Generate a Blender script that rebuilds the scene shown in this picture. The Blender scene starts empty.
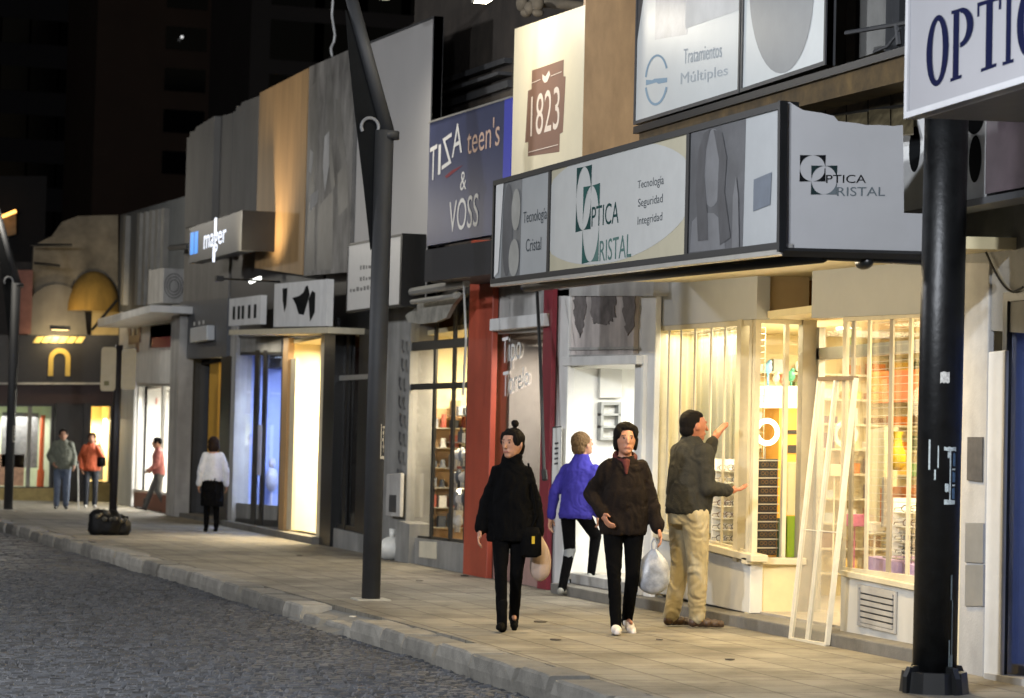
import bpy, bmesh, math, random
import numpy as np
from mathutils import Vector, Matrix, noise
random.seed(7)
S = bpy.context.scene
COL = S.collection

# ------------------------------------------------------------------ camera, world, moonlight, exposure
FPX, CAM_H = 2400.0, 1.40
_n = np.array([.024, -1, 107. / FPX]); _n /= np.linalg.norm(_n)
_d = np.array([-718., 107 - .024 * 718, FPX]); _d /= np.linalg.norm(_d)
RM = np.array([np.cross(_d, _n), _d, _n])          # camera (right, down, forward) -> world
CP = np.array([0, 0, CAM_H])
cam = bpy.data.cameras.new('camera'); cam_ob = bpy.data.objects.new('camera', cam); COL.objects.link(cam_ob)
cam.sensor_width = 36; cam.lens = FPX * 36 / 1024; cam.clip_start = .1; cam.clip_end = 800
cam.dof.use_dof = True; cam.dof.focus_distance = 18.5; cam.dof.aperture_fstop = 3.2
_m = Matrix.Identity(4)
for i in range(3):
    _m[i][0] = RM[i][0]; _m[i][1] = -RM[i][1]; _m[i][2] = -RM[i][2]; _m[i][3] = CP[i]
cam_ob.matrix_world = _m
S.camera = cam_ob
w = bpy.data.worlds.new('World'); S.world = w; w.use_nodes = True
nt = w.node_tree; bg = nt.nodes['Background']
sky = nt.nodes.new('ShaderNodeTexSky'); sky.sky_type = 'NISHITA'; sky.sun_disc = False
sky.sun_elevation = math.radians(-1); sky.sun_rotation = math.radians(200)
nt.links.new(sky.outputs[0], bg.inputs[0]); bg.inputs[1].default_value = .05
sun = bpy.data.lights.new('moonlight', 'SUN'); sun.energy = .012; sun.angle = math.radians(2); sun.color = (.8, .88, 1)
so = bpy.data.objects.new('moonlight', sun); so.rotation_euler = (math.radians(35), math.radians(-20), 0); COL.objects.link(so)
S.view_settings.view_transform = 'Standard'; S.view_settings.look = 'None'
S.view_settings.exposure = 0; S.view_settings.gamma = 1; S.view_settings.use_curve_mapping = False
S.render.engine = 'CYCLES'
cy = S.cycles
cy.use_denoising = True
cy.max_bounces = 7; cy.diffuse_bounces = 4; cy.glossy_bounces = 3; cy.transparent_max_bounces = 24
cy.caustics_reflective = False; cy.caustics_refractive = False; cy.sample_clamp_indirect = 6

# ------------------------------------------------------------------ pixel -> world
def ray(px, py): return RM @ np.array([px - 512, py - 349, FPX])
def onX(px, py, X): r = ray(px, py); return Vector(CP + r * (X / r[0]))
def onY(px, py, Y): r = ray(px, py); return Vector(CP + r * (Y / r[1]))
def onZ(px, py, z=0.): r = ray(px, py); return Vector(CP + r * ((z - CAM_H) / r[2]))
def zat(X, Y, py):
    """height at which the vertical line through (X, Y) shows at image row py"""
    v = (py - 349) / FPX
    a = RM.T @ np.array([X, Y, -CAM_H]); b = RM.T @ np.array([0, 0, 1.])
    return -(a[1] - v * a[2]) / (b[1] - v * b[2])
def fr(X, xl, xr, ytl, ytr, ybr, ybl, ym=None):
    """upright quad on the street-parallel plane X: TL, TR, BR, BL; a bottom of None means the pavement"""
    if ym is None: ym = (ytl + ytr + (ybr if ybr is not None else 600) + (ybl if ybl is not None else 600)) / 4
    Yl = onX(xl, ym, X).y; Yr = onX(xr, ym, X).y
    zb = lambda Y, y: -.05 if y is None else zat(X, Y, y)
    return [Vector((X, Yl, zat(X, Yl, ytl))), Vector((X, Yr, zat(X, Yr, ytr))),
            Vector((X, Yr, zb(Yr, ybr))), Vector((X, Yl, zb(Yl, ybl)))]
def frY(Y, xl, xr, yt, yb, ym=None):
    """upright quad on the cross-street plane Y"""
    ym = (yt + (yb if yb is not None else 600)) / 2 if ym is None else ym
    Xl = onY(xl, ym, Y).x; Xr = onY(xr, ym, Y).x
    zb = lambda X: -.05 if yb is None else zat(X, Y, yb)
    return [Vector((Xl, Y, zat(Xl, Y, yt))), Vector((Xr, Y, zat(Xr, Y, yt))), Vector((Xr, Y, zb(Xr))), Vector((Xl, Y, zb(Xl)))]
def qpt(q, u, v, off=0.):
    n = (q[1] - q[0]).cross(q[3] - q[0]).normalized()
    if n.dot(Vector(CP) - q[0]) < 0: n = -n
    return (q[0] * (1 - u) + q[1] * u) * (1 - v) + (q[3] * (1 - u) + q[2] * u) * v + n * off
def sub(q, u0, u1, v0, v1, off=0.):
    return [qpt(q, u0, v0, off), qpt(q, u1, v0, off), qpt(q, u1, v1, off), qpt(q, u0, v1, off)]

# ------------------------------------------------------------------ materials
def lin(c):
    if isinstance(c, str):
        c = [int(c[i:i + 2], 16) / 255 for i in (0, 2, 4)]
        c = [x / 12.92 if x <= .04045 else ((x + .055) / 1.055) ** 2.4 for x in c]
    return tuple(c) + (1,)
MATS = {}
def mat(name, c, rough=.6, metal=0., var=.15, scale=6., bump=.0, bscale=60., stretch=None, spec=None, streak=0.):
    if name in MATS: return MATS[name]
    m = bpy.data.materials.new(name); m.use_nodes = True; t = m.node_tree; b = t.nodes['Principled BSDF']
    L = t.links.new
    c = lin(c)
    b.inputs['Roughness'].default_value = rough; b.inputs['Metallic'].default_value = metal
    if spec is not None: b.inputs['Specular IOR Level'].default_value = spec
    tc = t.nodes.new('ShaderNodeTexCoord'); mp = t.nodes.new('ShaderNodeMapping')
    if stretch: mp.inputs['Scale'].default_value = stretch
    L(tc.outputs['Object'], mp.inputs[0])
    if var > 0:
        nz = t.nodes.new('ShaderNodeTexNoise'); nz.inputs['Scale'].default_value = scale; nz.inputs['Detail'].default_value = 6
        nz.inputs['Roughness'].default_value = .65
        L(mp.outputs[0], nz.inputs['Vector'])
        fac = nz.outputs[0]
        rp = t.nodes.new('ShaderNodeValToRGB')
        rp.color_ramp.elements[0].position = .3; rp.color_ramp.elements[1].position = .7
        rp.color_ramp.elements[0].color = tuple(max(0, x * (1 - var)) for x in c[:3]) + (1,)
        rp.color_ramp.elements[1].color = tuple(min(1, x * (1 + var * .7)) for x in c[:3]) + (1,)
        L(fac, rp.inputs[0]); out = rp.outputs[0]
        if streak > 0:                                   # rain-run dirt, vertical
            mp2 = t.nodes.new('ShaderNodeMapping'); mp2.inputs['Scale'].default_value = (2.2, 2.2, .4)
            L(tc.outputs['Object'], mp2.inputs[0])
            n2 = t.nodes.new('ShaderNodeTexNoise'); n2.inputs['Scale'].default_value = 1.; n2.inputs['Detail'].default_value = 2.5; n2.inputs['Roughness'].default_value = .7
            L(mp2.outputs[0], n2.inputs['Vector'])
            r2 = t.nodes.new('ShaderNodeValToRGB'); r2.color_ramp.elements[0].position = .38; r2.color_ramp.elements[1].position = .62
            r2.color_ramp.elements[0].color = (1 - streak,) * 3 + (1,); r2.color_ramp.elements[1].color = (1, 1, 1, 1)
            L(n2.outputs[0], r2.inputs[0])
            mx = t.nodes.new('ShaderNodeMix'); mx.data_type = 'RGBA'; mx.blend_type = 'MULTIPLY'; mx.inputs[0].default_value = 1
            L(out, mx.inputs[6]); L(r2.outputs[0], mx.inputs[7]); out = mx.outputs[2]
        L(out, b.inputs['Base Color'])
    else:
        b.inputs['Base Color'].default_value = c
    if bump > 0:
        n3 = t.nodes.new('ShaderNodeTexNoise'); n3.inputs['Scale'].default_value = bscale; n3.inputs['Detail'].default_value = 4
        L(mp.outputs[0], n3.inputs['Vector'])
        bp = t.nodes.new('ShaderNodeBump'); bp.inputs['Strength'].default_value = bump; bp.inputs['Distance'].default_value = .01
        L(n3.outputs[0], bp.inputs['Height']); L(bp.outputs[0], b.inputs['Normal'])
    MATS[name] = m; return m
def ink(name, c): return mat(name, c, .9, var=0, spec=.1)
def emit(name, c, s):
    if name in MATS: return MATS[name]
    m = bpy.data.materials.new(name); m.use_nodes = True; b = m.node_tree.nodes['Principled BSDF']
    b.inputs['Base Color'].default_value = lin(c); b.inputs['Emission Color'].default_value = lin(c); b.inputs['Emission Strength'].default_value = s
    MATS[name] = m; return m
def glass(name, tint=(1, 1, 1), refl=.08, rough=.02, dirt=.0):
    if name in MATS: return MATS[name]
    m = bpy.data.materials.new(name); m.use_nodes = True; t = m.node_tree; t.nodes.clear()
    o = t.nodes.new('ShaderNodeOutputMaterial'); mx = t.nodes.new('ShaderNodeMixShader'); tr = t.nodes.new('ShaderNodeBsdfTransparent')
    gl = t.nodes.new('ShaderNodeBsdfGlossy'); gl.inputs['Roughness'].default_value = rough
    lw = t.nodes.new('ShaderNodeLayerWeight'); lw.inputs[0].default_value = .25
    mt = t.nodes.new('ShaderNodeMath'); mt.operation = 'MULTIPLY'; mt.inputs[1].default_value = refl * 6
    tr.inputs[0].default_value = tint + (1,)
    L = t.links.new
    L(lw.outputs['Fresnel'], mt.inputs[0]); L(mt.outputs[0], mx.inputs[0]); L(tr.outputs[0], mx.inputs[1]); L(gl.outputs[0], mx.inputs[2]); L(mx.outputs[0], o.inputs[0])
    MATS[name] = m; return m

# ------------------------------------------------------------------ mesh helpers
ORG = {}
def finish(name, bm, m, smooth=False):
    bmesh.ops.recalc_face_normals(bm, faces=bm.faces[:])
    me = bpy.data.meshes.new(name); bm.to_mesh(me); bm.free()
    for x in (m if isinstance(m, (list, tuple)) else [m]): me.materials.append(x)
    if smooth:
        for p in me.polygons: p.use_smooth = True
    return me
def thing(name, label, cat, loc, group=None):
    o = bpy.data.objects.new(name, None); COL.objects.link(o); o.location = Vector(loc); o.empty_display_size = .2
    o['label'] = label; o['category'] = cat
    if group: o['group'] = group
    ORG[o.name] = Vector(loc); return o
def part(name, bm, m, parent, smooth=False, label=None, local=False, bevel=0.):
    """one mesh object, a child of its thing (or of a part of it)"""
    if not local:
        org = ORG[parent.name]
        for v in bm.verts: v.co -= org
    me = finish(name, bm, m, smooth)
    o = bpy.data.objects.new(name, me); COL.objects.link(o); o.parent = parent
    ORG[o.name] = ORG[parent.name]
    if label: o['label'] = label
    if bevel:
        md = o.modifiers.new('bevel', 'BEVEL'); md.width = bevel; md.segments = 2; md.limit_method = 'ANGLE'
    return o
def solo(name, bm, m, label, cat, group=None, smooth=False, kind=None, bevel=0.):
    """a thing that is one mesh, its origin at its base"""
    lo = Vector([min(v.co[i] for v in bm.verts) for i in range(3)]); hi = Vector([max(v.co[i] for v in bm.verts) for i in range(3)])
    org = Vector(((lo.x + hi.x) / 2, (lo.y + hi.y) / 2, lo.z))
    for v in bm.verts: v.co -= org
    me = finish(name, bm, m, smooth)
    o = bpy.data.objects.new(name, me); COL.objects.link(o); o.location = org; ORG[o.name] = org
    if kind: o['kind'] = kind
    else: o['label'] = label; o['category'] = cat
    if group: o['group'] = group
    if bevel:
        md = o.modifiers.new('bevel', 'BEVEL'); md.width = bevel; md.segments = 2; md.limit_method = 'ANGLE'
    return o
def B(): return bmesh.new()
def box(bm, x0, x1, y0, y1, z0, z1):
    vs = [bm.verts.new((x, y, z)) for x in (x0, x1) for y in (y0, y1) for z in (z0, z1)]
    for f in ((0, 1, 3, 2), (4, 6, 7, 5), (0, 4, 5, 1), (2, 3, 7, 6), (0, 2, 6, 4), (1, 5, 7, 3)): bm.faces.new([vs[i] for i in f])
    return bm
def slab(bm, pts, d):
    """polygon extruded by the vector d"""
    d = Vector(d); a = [bm.verts.new(p) for p in pts]; b = [bm.verts.new(Vector(p) + d) for p in pts]; k = len(a)
    bm.faces.new(a); bm.faces.new(b[::-1])
    for i in range(k): bm.faces.new([a[i], a[(i + 1) % k], b[(i + 1) % k], b[i]])
    return bm
def face(bm, pts): bm.faces.new([bm.verts.new(p) for p in pts]); return bm
def bar(bm, p0, p1, r, r1=None, n=8):
    p0 = Vector(p0); p1 = Vector(p1); r1 = r if r1 is None else r1; d = (p1 - p0).normalized()
    a = d.orthogonal().normalized(); c = d.cross(a)
    A = [bm.verts.new(p0 + (a * math.cos(t) + c * math.sin(t)) * r) for t in [2 * math.pi * i / n for i in range(n)]]
    D = [bm.verts.new(p1 + (a * math.cos(t) + c * math.sin(t)) * r1) for t in [2 * math.pi * i / n for i in range(n)]]
    for i in range(n): bm.faces.new([A[i], A[(i + 1) % n], D[(i + 1) % n], D[i]])
    bm.faces.new(A[::-1]); bm.faces.new(D); return bm
def beam(bm, p0, p1, wx, wy):
    """square bar between two points"""
    p0 = Vector(p0); p1 = Vector(p1); d = (p1 - p0).normalized()
    a = Vector((1, 0, 0)); a = (a - d * a.dot(d)); a = a.normalized() if a.length > .1 else d.orthogonal().normalized(); c = d.cross(a)
    q = [p0 + a * sx * wx / 2 + c * sy * wy / 2 for sx, sy in ((-1, -1), (1, -1), (1, 1), (-1, 1))]
    return slab(bm, q, p1 - p0)
def frame_q(bm, q, wd, th, off=0.):
    """a rectangular frame round quad q, members wd wide, th deep (towards +X or +Y away from the camera)"""
    n = (q[1] - q[0]).cross(q[3] - q[0]).normalized()
    if n.dot(Vector(CP) - q[0]) > 0: n = -n
    u = (q[1] - q[0]).normalized(); v = (q[3] - q[0]).normalized()
    i = [q[0] + u * wd + v * wd, q[1] - u * wd + v * wd, q[2] - u * wd - v * wd, q[3] + u * wd - v * wd]
    k = -n * off
    slab(bm, [q[0] + k, q[1] + k, i[1] + k, i[0] + k], n * th); slab(bm, [q[3] + k, i[3] + k, i[2] + k, q[2] + k], n * th)
    slab(bm, [q[0] + k, i[0] + k, i[3] + k, q[3] + k], n * th); slab(bm, [q[1] + k, q[2] + k, i[2] + k, i[1] + k], n * th)
    return bm
def tube(bm, pts, r, n=6):
    for a, b in zip(pts[:-1], pts[1:]): bar(bm, a, b, r, n=n)
    return bm
ELLV = []
def ell(bm, c, rad, rz=0., seg=14, rx=0.):
    M = Matrix.Translation(Vector(c)) @ Matrix.Rotation(rz, 4, 'Z') @ Matrix.Rotation(rx, 4, 'X') @ Matrix.Diagonal((*rad, 1))
    ELLV[:] = bmesh.ops.create_uvsphere(bm, u_segments=seg, v_segments=max(8, seg * 2 // 3), radius=1, matrix=M)['verts']
    return bm
TXT = {}
def text_pts(s):
    if s not in TXT:
        cu = bpy.data.curves.new('lettering', 'FONT'); cu.body = s; cu.resolution_u = 4
        o = bpy.data.objects.new('lettering', cu); COL.objects.link(o)
        dg = bpy.context.evaluated_depsgraph_get(); me = bpy.data.meshes.new_from_object(o.evaluated_get(dg))
        v = np.array([x.co[:2] for x in me.vertices]); lo = v.min(0); hi = v.max(0)
        v = (v - lo) / (hi - lo); v[:, 1] = 1 - v[:, 1]
        TXT[s] = (v, [tuple(p.vertices) for p in me.polygons])
        bpy.data.objects.remove(o); bpy.data.curves.remove(cu); bpy.data.meshes.remove(me)
    return TXT[s]
def text(bm, q, s, off=.003, flip=False):
    off = min(off, .003)
    v, fs = text_pts(s)
    vs = [bm.verts.new(qpt(q, (1 - a) if flip else a, b, off)) for a, b in v]
    for f in fs:
        try: bm.faces.new([vs[i] for i in f])
        except ValueError: pass
    return bm
def shape(bm, q, uv, off=.005):
    return face(bm, [qpt(q, a, b, off * .35) for a, b in uv])
def ellipse_uv(cu, cv, ru, rv, n=28, a0=0, a1=360):
    return [(cu + ru * math.cos(math.radians(a0 + (a1 - a0) * i / n)), cv + rv * math.sin(math.radians(a0 + (a1 - a0) * i / n))) for i in range(n)]
def ring(bm, q, cu, cv, ru, rv, ru2, rv2, off=.003, n=30, a0=0, a1=360):
    A = []
    for i in range(n + 1):
        t = math.radians(a0 + (a1 - a0) * i / n)
        A.append((bm.verts.new(qpt(q, cu + ru * math.cos(t), cv + rv * math.sin(t), off)), bm.verts.new(qpt(q, cu + ru2 * math.cos(t), cv + rv2 * math.sin(t), off))))
    for a, b in zip(A[:-1], A[1:]): bm.faces.new([a[0], b[0], b[1], a[1]])
    return bm
def corners4(bm, q, off=.003, which=(0, 1, 2, 3)):
    """a dark square with a round hole: its four corner pieces"""
    for k in which:
        cx, cyy = ((0, 0), (1, 0), (1, 1), (0, 1))[k]
        a0 = (180, 270, 0, 90)[k]
        arc = [(.5 + .49 * math.cos(math.radians(a0 + 90 * i / 10)), .5 + .49 * math.sin(math.radians(a0 + 90 * i / 10))) for i in range(11)]
        shape(bm, q, [(cx, cyy)] + arc[::-1], off)
    return bm
def lamp(name, kind, loc, power, color, size=.3, rot=(0, 0, 0), sizey=None, spot=None, blend=.5):
    l = bpy.data.lights.new(name, kind); l.energy = power; l.color = color
    if kind == 'AREA':
        l.size = size
        if sizey: l.shape = 'RECTANGLE'; l.size_y = sizey
    else: l.shadow_soft_size = size
    if kind == 'SPOT': l.spot_size = math.radians(spot or 90); l.spot_blend = blend
    o = bpy.data.objects.new(name, l); o.location = loc; o.rotation_euler = rot; COL.objects.link(o); return o
def aim(o, target):
    o.rotation_euler = (Vector(target) - o.location).to_track_quat('-Z', 'Y').to_euler(); return o
def copy_tree(o, parent=None):
    c = o.copy(); COL.objects.link(c)
    if parent: c.parent = parent
    for ch in list(o.children): copy_tree(ch, c)
    return c
WARM = (1, .72, .36); WHITE = (1, .93, .8); COOL = (.82, .9, 1)

# ------------------------------------------------------------------ the setting: road, kerb, pavement, night sky dome
D = 7.68
def road_mat():
    m = mat('road setts', '3c3e42', rough=.55, var=.3, scale=1.3); t = m.node_tree; b = t.nodes['Principled BSDF']; L = t.links.new
    tc = t.nodes.new('ShaderNodeTexCoord'); mp = t.nodes.new('ShaderNodeMapping'); mp.inputs['Scale'].default_value = (8.5, 8.5, 8.5); L(tc.outputs['Object'], mp.inputs[0])
    wob = t.nodes.new('ShaderNodeTexNoise'); wob.inputs['Scale'].default_value = .6; L(tc.outputs['Object'], wob.inputs['Vector'])
    vo = t.nodes.new('ShaderNodeTexVoronoi'); vo.feature = 'DISTANCE_TO_EDGE'; vo.inputs['Randomness'].default_value = .75; L(mp.outputs[0], vo.inputs['Vector'])
    v2 = t.nodes.new('ShaderNodeTexVoronoi'); v2.inputs['Randomness'].default_value = .75; L(mp.outputs[0], v2.inputs['Vector'])
    sm = t.nodes.new('ShaderNodeMapRange'); sm.inputs[2].default_value = .22; sm.inputs[1].default_value = 0; L(vo.outputs[0], sm.inputs[0])
    cl = t.nodes.new('ShaderNodeMapRange'); cl.inputs[2].default_value = .10; L(vo.outputs[0], cl.inputs[0]); cl.inputs[3].default_value = .35
    base = b.inputs['Base Color'].links[0].from_socket
    mx = t.nodes.new('ShaderNodeMix'); mx.data_type = 'RGBA'; mx.blend_type = 'MULTIPLY'; mx.inputs[0].default_value = 1
    L(base, mx.inputs[6]); L(cl.outputs[0], mx.inputs[7])
    hs = t.nodes.new('ShaderNodeMix'); hs.data_type = 'RGBA'; hs.blend_type = 'MULTIPLY'; hs.inputs[0].default_value = .45
    bw = t.nodes.new('ShaderNodeRGBToBW'); L(v2.outputs['Color'], bw.inputs[0])
    L(mx.outputs[2], hs.inputs[6]); L(bw.outputs[0], hs.inputs[7]); L(hs.outputs[2], b.inputs['Base Color'])
    bp = t.nodes.new('ShaderNodeBump'); bp.inputs['Strength'].default_value = .9; bp.inputs['Distance'].default_value = .03
    ad = t.nodes.new('ShaderNodeMath'); ad.operation = 'ADD'; L(sm.outputs[0], ad.inputs[0])
    m3 = t.nodes.new('ShaderNodeMath'); m3.operation = 'MULTIPLY'; m3.inputs[1].default_value = .5; L(bw.outputs[0], m3.inputs[0]); L(m3.outputs[0], ad.inputs[1])
    L(ad.outputs[0], bp.inputs['Height']); L(bp.outputs[0], b.inputs['Normal'])
    return m
def pave_mat():
    m = mat('pavement concrete', '857f72', rough=.75, var=.22, scale=.9, bump=.25, bscale=25); t = m.node_tree; b = t.nodes['Principled BSDF']; L = t.links.new
    tc = t.nodes.new('ShaderNodeTexCoord')
    bk = t.nodes.new('ShaderNodeTexBrick'); bk.inputs['Scale'].default_value = 1; bk.offset = 0; bk.inputs['Mortar Size'].default_value = .011
    bk.inputs['Brick Width'].default_value = .4; bk.inputs['Row Height'].default_value = .4
    bk.inputs['Color1'].default_value = (1, 1, 1, 1); bk.inputs['Color2'].default_value = (.72, .72, .7, 1); bk.inputs['Mortar'].default_value = (.25, .24, .22, 1)
    L(tc.outputs['Object'], bk.inputs['Vector'])
    st = t.nodes.new('ShaderNodeTexNoise'); st.inputs['Scale'].default_value = 1.3; st.inputs['Detail'].default_value = 8; st.inputs['Roughness'].default_value = .7; L(tc.outputs['Object'], st.inputs['Vector'])
    rp = t.nodes.new('ShaderNodeValToRGB'); rp.color_ramp.elements[0].position = .36; rp.color_ramp.elements[1].position = .56
    rp.color_ramp.elements[0].color = (.36, .34, .32, 1); rp.color_ramp.elements[1].color = (1, 1, 1, 1); L(st.outputs[0], rp.inputs[0])
    base = b.inputs['Base Color'].links[0].from_socket
    a = t.nodes.new('ShaderNodeMix'); a.data_type = 'RGBA'; a.blend_type = 'MULTIPLY'; a.inputs[0].default_value = .8; L(base, a.inputs[6]); L(bk.outputs[0], a.inputs[7])
    c = t.nodes.new('ShaderNodeMix'); c.data_type = 'RGBA'; c.blend_type = 'MULTIPLY'; c.inputs[0].default_value = .8; L(a.outputs[2], c.inputs[6]); L(rp.outputs[0], c.inputs[7])
    vo = t.nodes.new('ShaderNodeTexVoronoi'); vo.inputs['Scale'].default_value = 2.6; L(tc.outputs['Object'], vo.inputs['Vector'])
    gr = t.nodes.new('ShaderNodeMapRange'); gr.inputs[1].default_value = .07; gr.inputs[2].default_value = .11; gr.inputs[3].default_value = .45; gr.inputs[4].default_value = 1.; L(vo.outputs['Distance'], gr.inputs[0])
    e = t.nodes.new('ShaderNodeMix'); e.data_type = 'RGBA'; e.blend_type = 'MULTIPLY'; e.inputs[0].default_value = 1; L(c.outputs[2], e.inputs[6]); L(gr.outputs[0], e.inputs[7])
    L(e.outputs[2], b.inputs['Base Color'])
    return m
KERB = [(4.66, -12), (4.66, 15), (4.65, 17.9), (4.52, 21.4), (4.36, 27), (4.14, 32), (3.9, 37), (3.62, 44), (3.1, 55), (2.6, 64)]
def kerb_x(y):
    for a, b in zip(KERB[:-1], KERB[1:]):
        if a[1] <= y <= b[1]: return a[0] + (b[0] - a[0]) * (y - a[1]) / (b[1] - a[1])
    return KERB[-1][0]
bm = B(); face(bm, [(-150, -80, -.178), (150, -80, -.178), (150, 300, -.178), (-150, 300, -.178)])
solo('road', bm, road_mat(), None, None, kind='structure')
def road_setts():
    rs = random.Random(21); vs = []; fs = []; y = 9.0; row = 0
    while y < 62:
        ly_ = rs.uniform(.07, .095); far = y > 30
        if far: ly_ *= 1.6
        x = kerb_x(y) - .03 - (row % 2) * .05; x_min = -2.2 - max(0, y - 20) * .12 if not far else -6
        while x > x_min:
            lx = rs.uniform(.06, .12) * (2. if far else 1); h = rs.uniform(-.006, .006) - .155 + .02 * noise.noise(Vector((x * .8, y * .5, 0))); g_ = .009
            t1, t2 = rs.uniform(-.004, .004), rs.uniform(-.004, .004)
            k = len(vs); x0_, x1_, y0_, y1_ = x - lx + g_, x - g_ * .2, y + g_ * .5, y + ly_ - g_ * .5; b_ = .014
            j = [rs.uniform(-.007, .007) for _ in range(8)]
            vs += [(x0_ + j[0], y0_ + j[1], h - .03), (x1_ + j[2], y0_ + j[3], h - .03), (x1_ + j[4], y1_ + j[5], h - .03), (x0_ + j[6], y1_ + j[7], h - .03),
                   (x0_ + b_, y0_ + b_, h + t1), (x1_ - b_, y0_ + b_, h + t2), (x1_ - b_, y1_ - b_, h - t1), (x0_ + b_, y1_ - b_, h - t2)]
            fs += [(k + 4, k + 5, k + 6, k + 7), (k, k + 1, k + 5, k + 4), (k + 1, k + 2, k + 6, k + 5), (k + 2, k + 3, k + 7, k + 6), (k + 3, k, k + 4, k + 7)]
            x -= lx
        y += ly_; row += 1
    me = bpy.data.meshes.new('road_setts'); me.from_pydata(vs, [], fs); me.update()
    m = mat('granite setts', '444548', rough=.5, var=.25, scale=30); t = m.node_tree; b = t.nodes['Principled BSDF']
    ge = t.nodes.new('ShaderNodeNewGeometry'); mr = t.nodes.new('ShaderNodeMapRange'); mr.inputs[3].default_value = .5; mr.inputs[4].default_value = 1.35
    t.links.new(ge.outputs['Random Per Island'], mr.inputs[0]); mx = t.nodes.new('ShaderNodeMix'); mx.data_type = 'RGBA'; mx.blend_type = 'MULTIPLY'; mx.inputs[0].default_value = 1
    t.links.new(b.inputs['Base Color'].links[0].from_socket, mx.inputs[6]); t.links.new(mr.outputs[0], mx.inputs[7]); t.links.new(mx.outputs[2], b.inputs['Base Color'])
    me.materials.append(m); o = bpy.data.objects.new('road_setts', me); COL.objects.link(o); o['kind'] = 'structure'
road_setts()
bm = B()
pts = [(x + .28, y, 0) for x, y in KERB]
slab(bm, pts + [(9.5, 64, 0), (9.5, -12, 0)], (0, 0, -.14))
solo('pavement', bm, pave_mat(), None, None, kind='structure')
bm = B(); y = -12.
rk = random.Random(3)
while y < 62:
    l = rk.choice((.7, .8, .95, 1.1)); g = .045 + rk.random() * .05
    y1 = y + l - g
    x0, x1 = kerb_x(y), kerb_x(y1)
    broken = 20.3 < (y + y1) / 2 < 22.0
    zt = (-.07 + rk.uniform(-.02, .01)) if broken else rk.uniform(-.014, .018)
    o = rk.uniform(-.03, .02)
    k0 = len(bm.verts)
    nx = 6
    # rough hewn face: a small grid of noisy points
    prof = [(-.0, -.2), (-.012, -.1), (-.004, -.018), (.012, .0), (.27, .0)]
    rows = []
    for i in range(nx + 1):
        t = i / nx; yy = y + (y1 - y) * t; xx = x0 + (x1 - x0) * t + o
        row = []
        for a, b_ in prof:
            nv = noise.noise(Vector((a * 9 + 3, yy * 5, b_ * 9))) * .008
            row.append(bm.verts.new((xx + a + nv - (.02 if t in (0, 1) and b_ >= -.03 else 0) * -1, yy, zt + b_ + nv * .5 - (.012 if t in (0., 1.) and b_ == 0 else 0))))
        rows.append(row)
    for r0, r1 in zip(rows[:-1], rows[1:]):
        for j in range(len(prof) - 1): bm.faces.new([r0[j], r1[j], r1[j + 1], r0[j + 1]])
    for r in (rows[0], rows[-1]):
        e = [bm.verts.new((r[-1].co.x, r[0].co.y, zt - .2))]
        bm.faces.new(r + e)
    y += l
km = mat('kerb granite', '8a867d', rough=.85, var=.35, scale=4, bump=.5, bscale=40); t = km.node_tree; b = t.nodes['Principled BSDF']
ge = t.nodes.new('ShaderNodeNewGeometry'); mr = t.nodes.new('ShaderNodeMapRange'); mr.inputs[3].default_value = .55; mr.inputs[4].default_value = 1.15
t.links.new(ge.outputs['Random Per Island'], mr.inputs[0]); mx = t.nodes.new('ShaderNodeMix'); mx.data_type = 'RGBA'; mx.blend_type = 'MULTIPLY'; mx.inputs[0].default_value = 1
t.links.new(b.inputs['Base Color'].links[0].from_socket, mx.inputs[6]); t.links.new(mr.outputs[0], mx.inputs[7]); t.links.new(mx.outputs[2], b.inputs['Base Color'])
solo('kerb', bm, km, None, None, kind='structure', smooth=False)
bm = B()  # ramp of poured concrete where the kerb is broken
slab(bm, [(4.45, 20.2, -.155), (4.9, 20.1, -.012), (4.9, 22.1, -.012), (4.42, 22.1, -.155)], (.02, 0, -.1))
solo('kerb_ramp', bm, mat('patched concrete', '77756f', rough=.9, var=.3, scale=4, bump=.4), None, None, kind='structure')

# ------------------------------------------------------------------ palette
M = {}
M['white'] = mat('white paint', 'd8d8d6', .55, var=.10, scale=3, streak=.12)
M['cream'] = mat('cream paint', 'd9cfb0', .6, var=.1, scale=3, streak=.1)
M['grey'] = mat('grey render', '8a8985', .75, var=.2, scale=2.5, bump=.2, bscale=50, streak=.3)
M['lgrey'] = mat('light grey render', 'b0aeaa', .75, var=.18, scale=2.5, bump=.2, bscale=50, streak=.3)
M['dgrey'] = mat('dark grey panel', '3b3c3e', .5, var=.2, scale=4)
M['black'] = mat('black metal', '121314', .4, var=.3, scale=5)
M['brown'] = mat('dark brown stone', '3a332c', .8, var=.35, scale=3, bump=.4, bscale=30, streak=.3)
M['alu'] = mat('aluminium frame', 'b9b7b0', .35, metal=.6, var=.1)
M['creamfr'] = mat('cream frame', 'c9bfa4', .5, var=.12)
M['red'] = mat('red orange paint', 'a34630', .5, var=.15, scale=3, streak=.15)
M['dred'] = mat('dark red paint', '7c2530', .5, var=.15)
M['interior_cream'] = mat('shop wall cream', 'e3d6ac', .8, var=.06)
M['interior_white'] = mat('shop wall white', 'e2e2dd', .8, var=.05)
M['interior_blue'] = mat('shop wall pale blue', '9fb0e6', .8, var=.05)
M['floor'] = mat('shop floor', 'a8a093', .4, var=.15)
M['dark_in'] = mat('dark interior', '2a2724', .8, var=.2)
M['wood'] = mat('orange wood', 'b8782a', .5, var=.2, scale=4, stretch=(1, 1, 6))
M['bulk'] = mat('bulkhead paint', 'a9abac', .7, var=.06, scale=2)
M['mesh'] = mat('white wire', 'd5cfbb', .4, var=0)
M['tan'] = mat('tan panel', 'ab8a5e', .6, var=.12, scale=2, stretch=(6, 6, .6), streak=.2)
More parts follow.
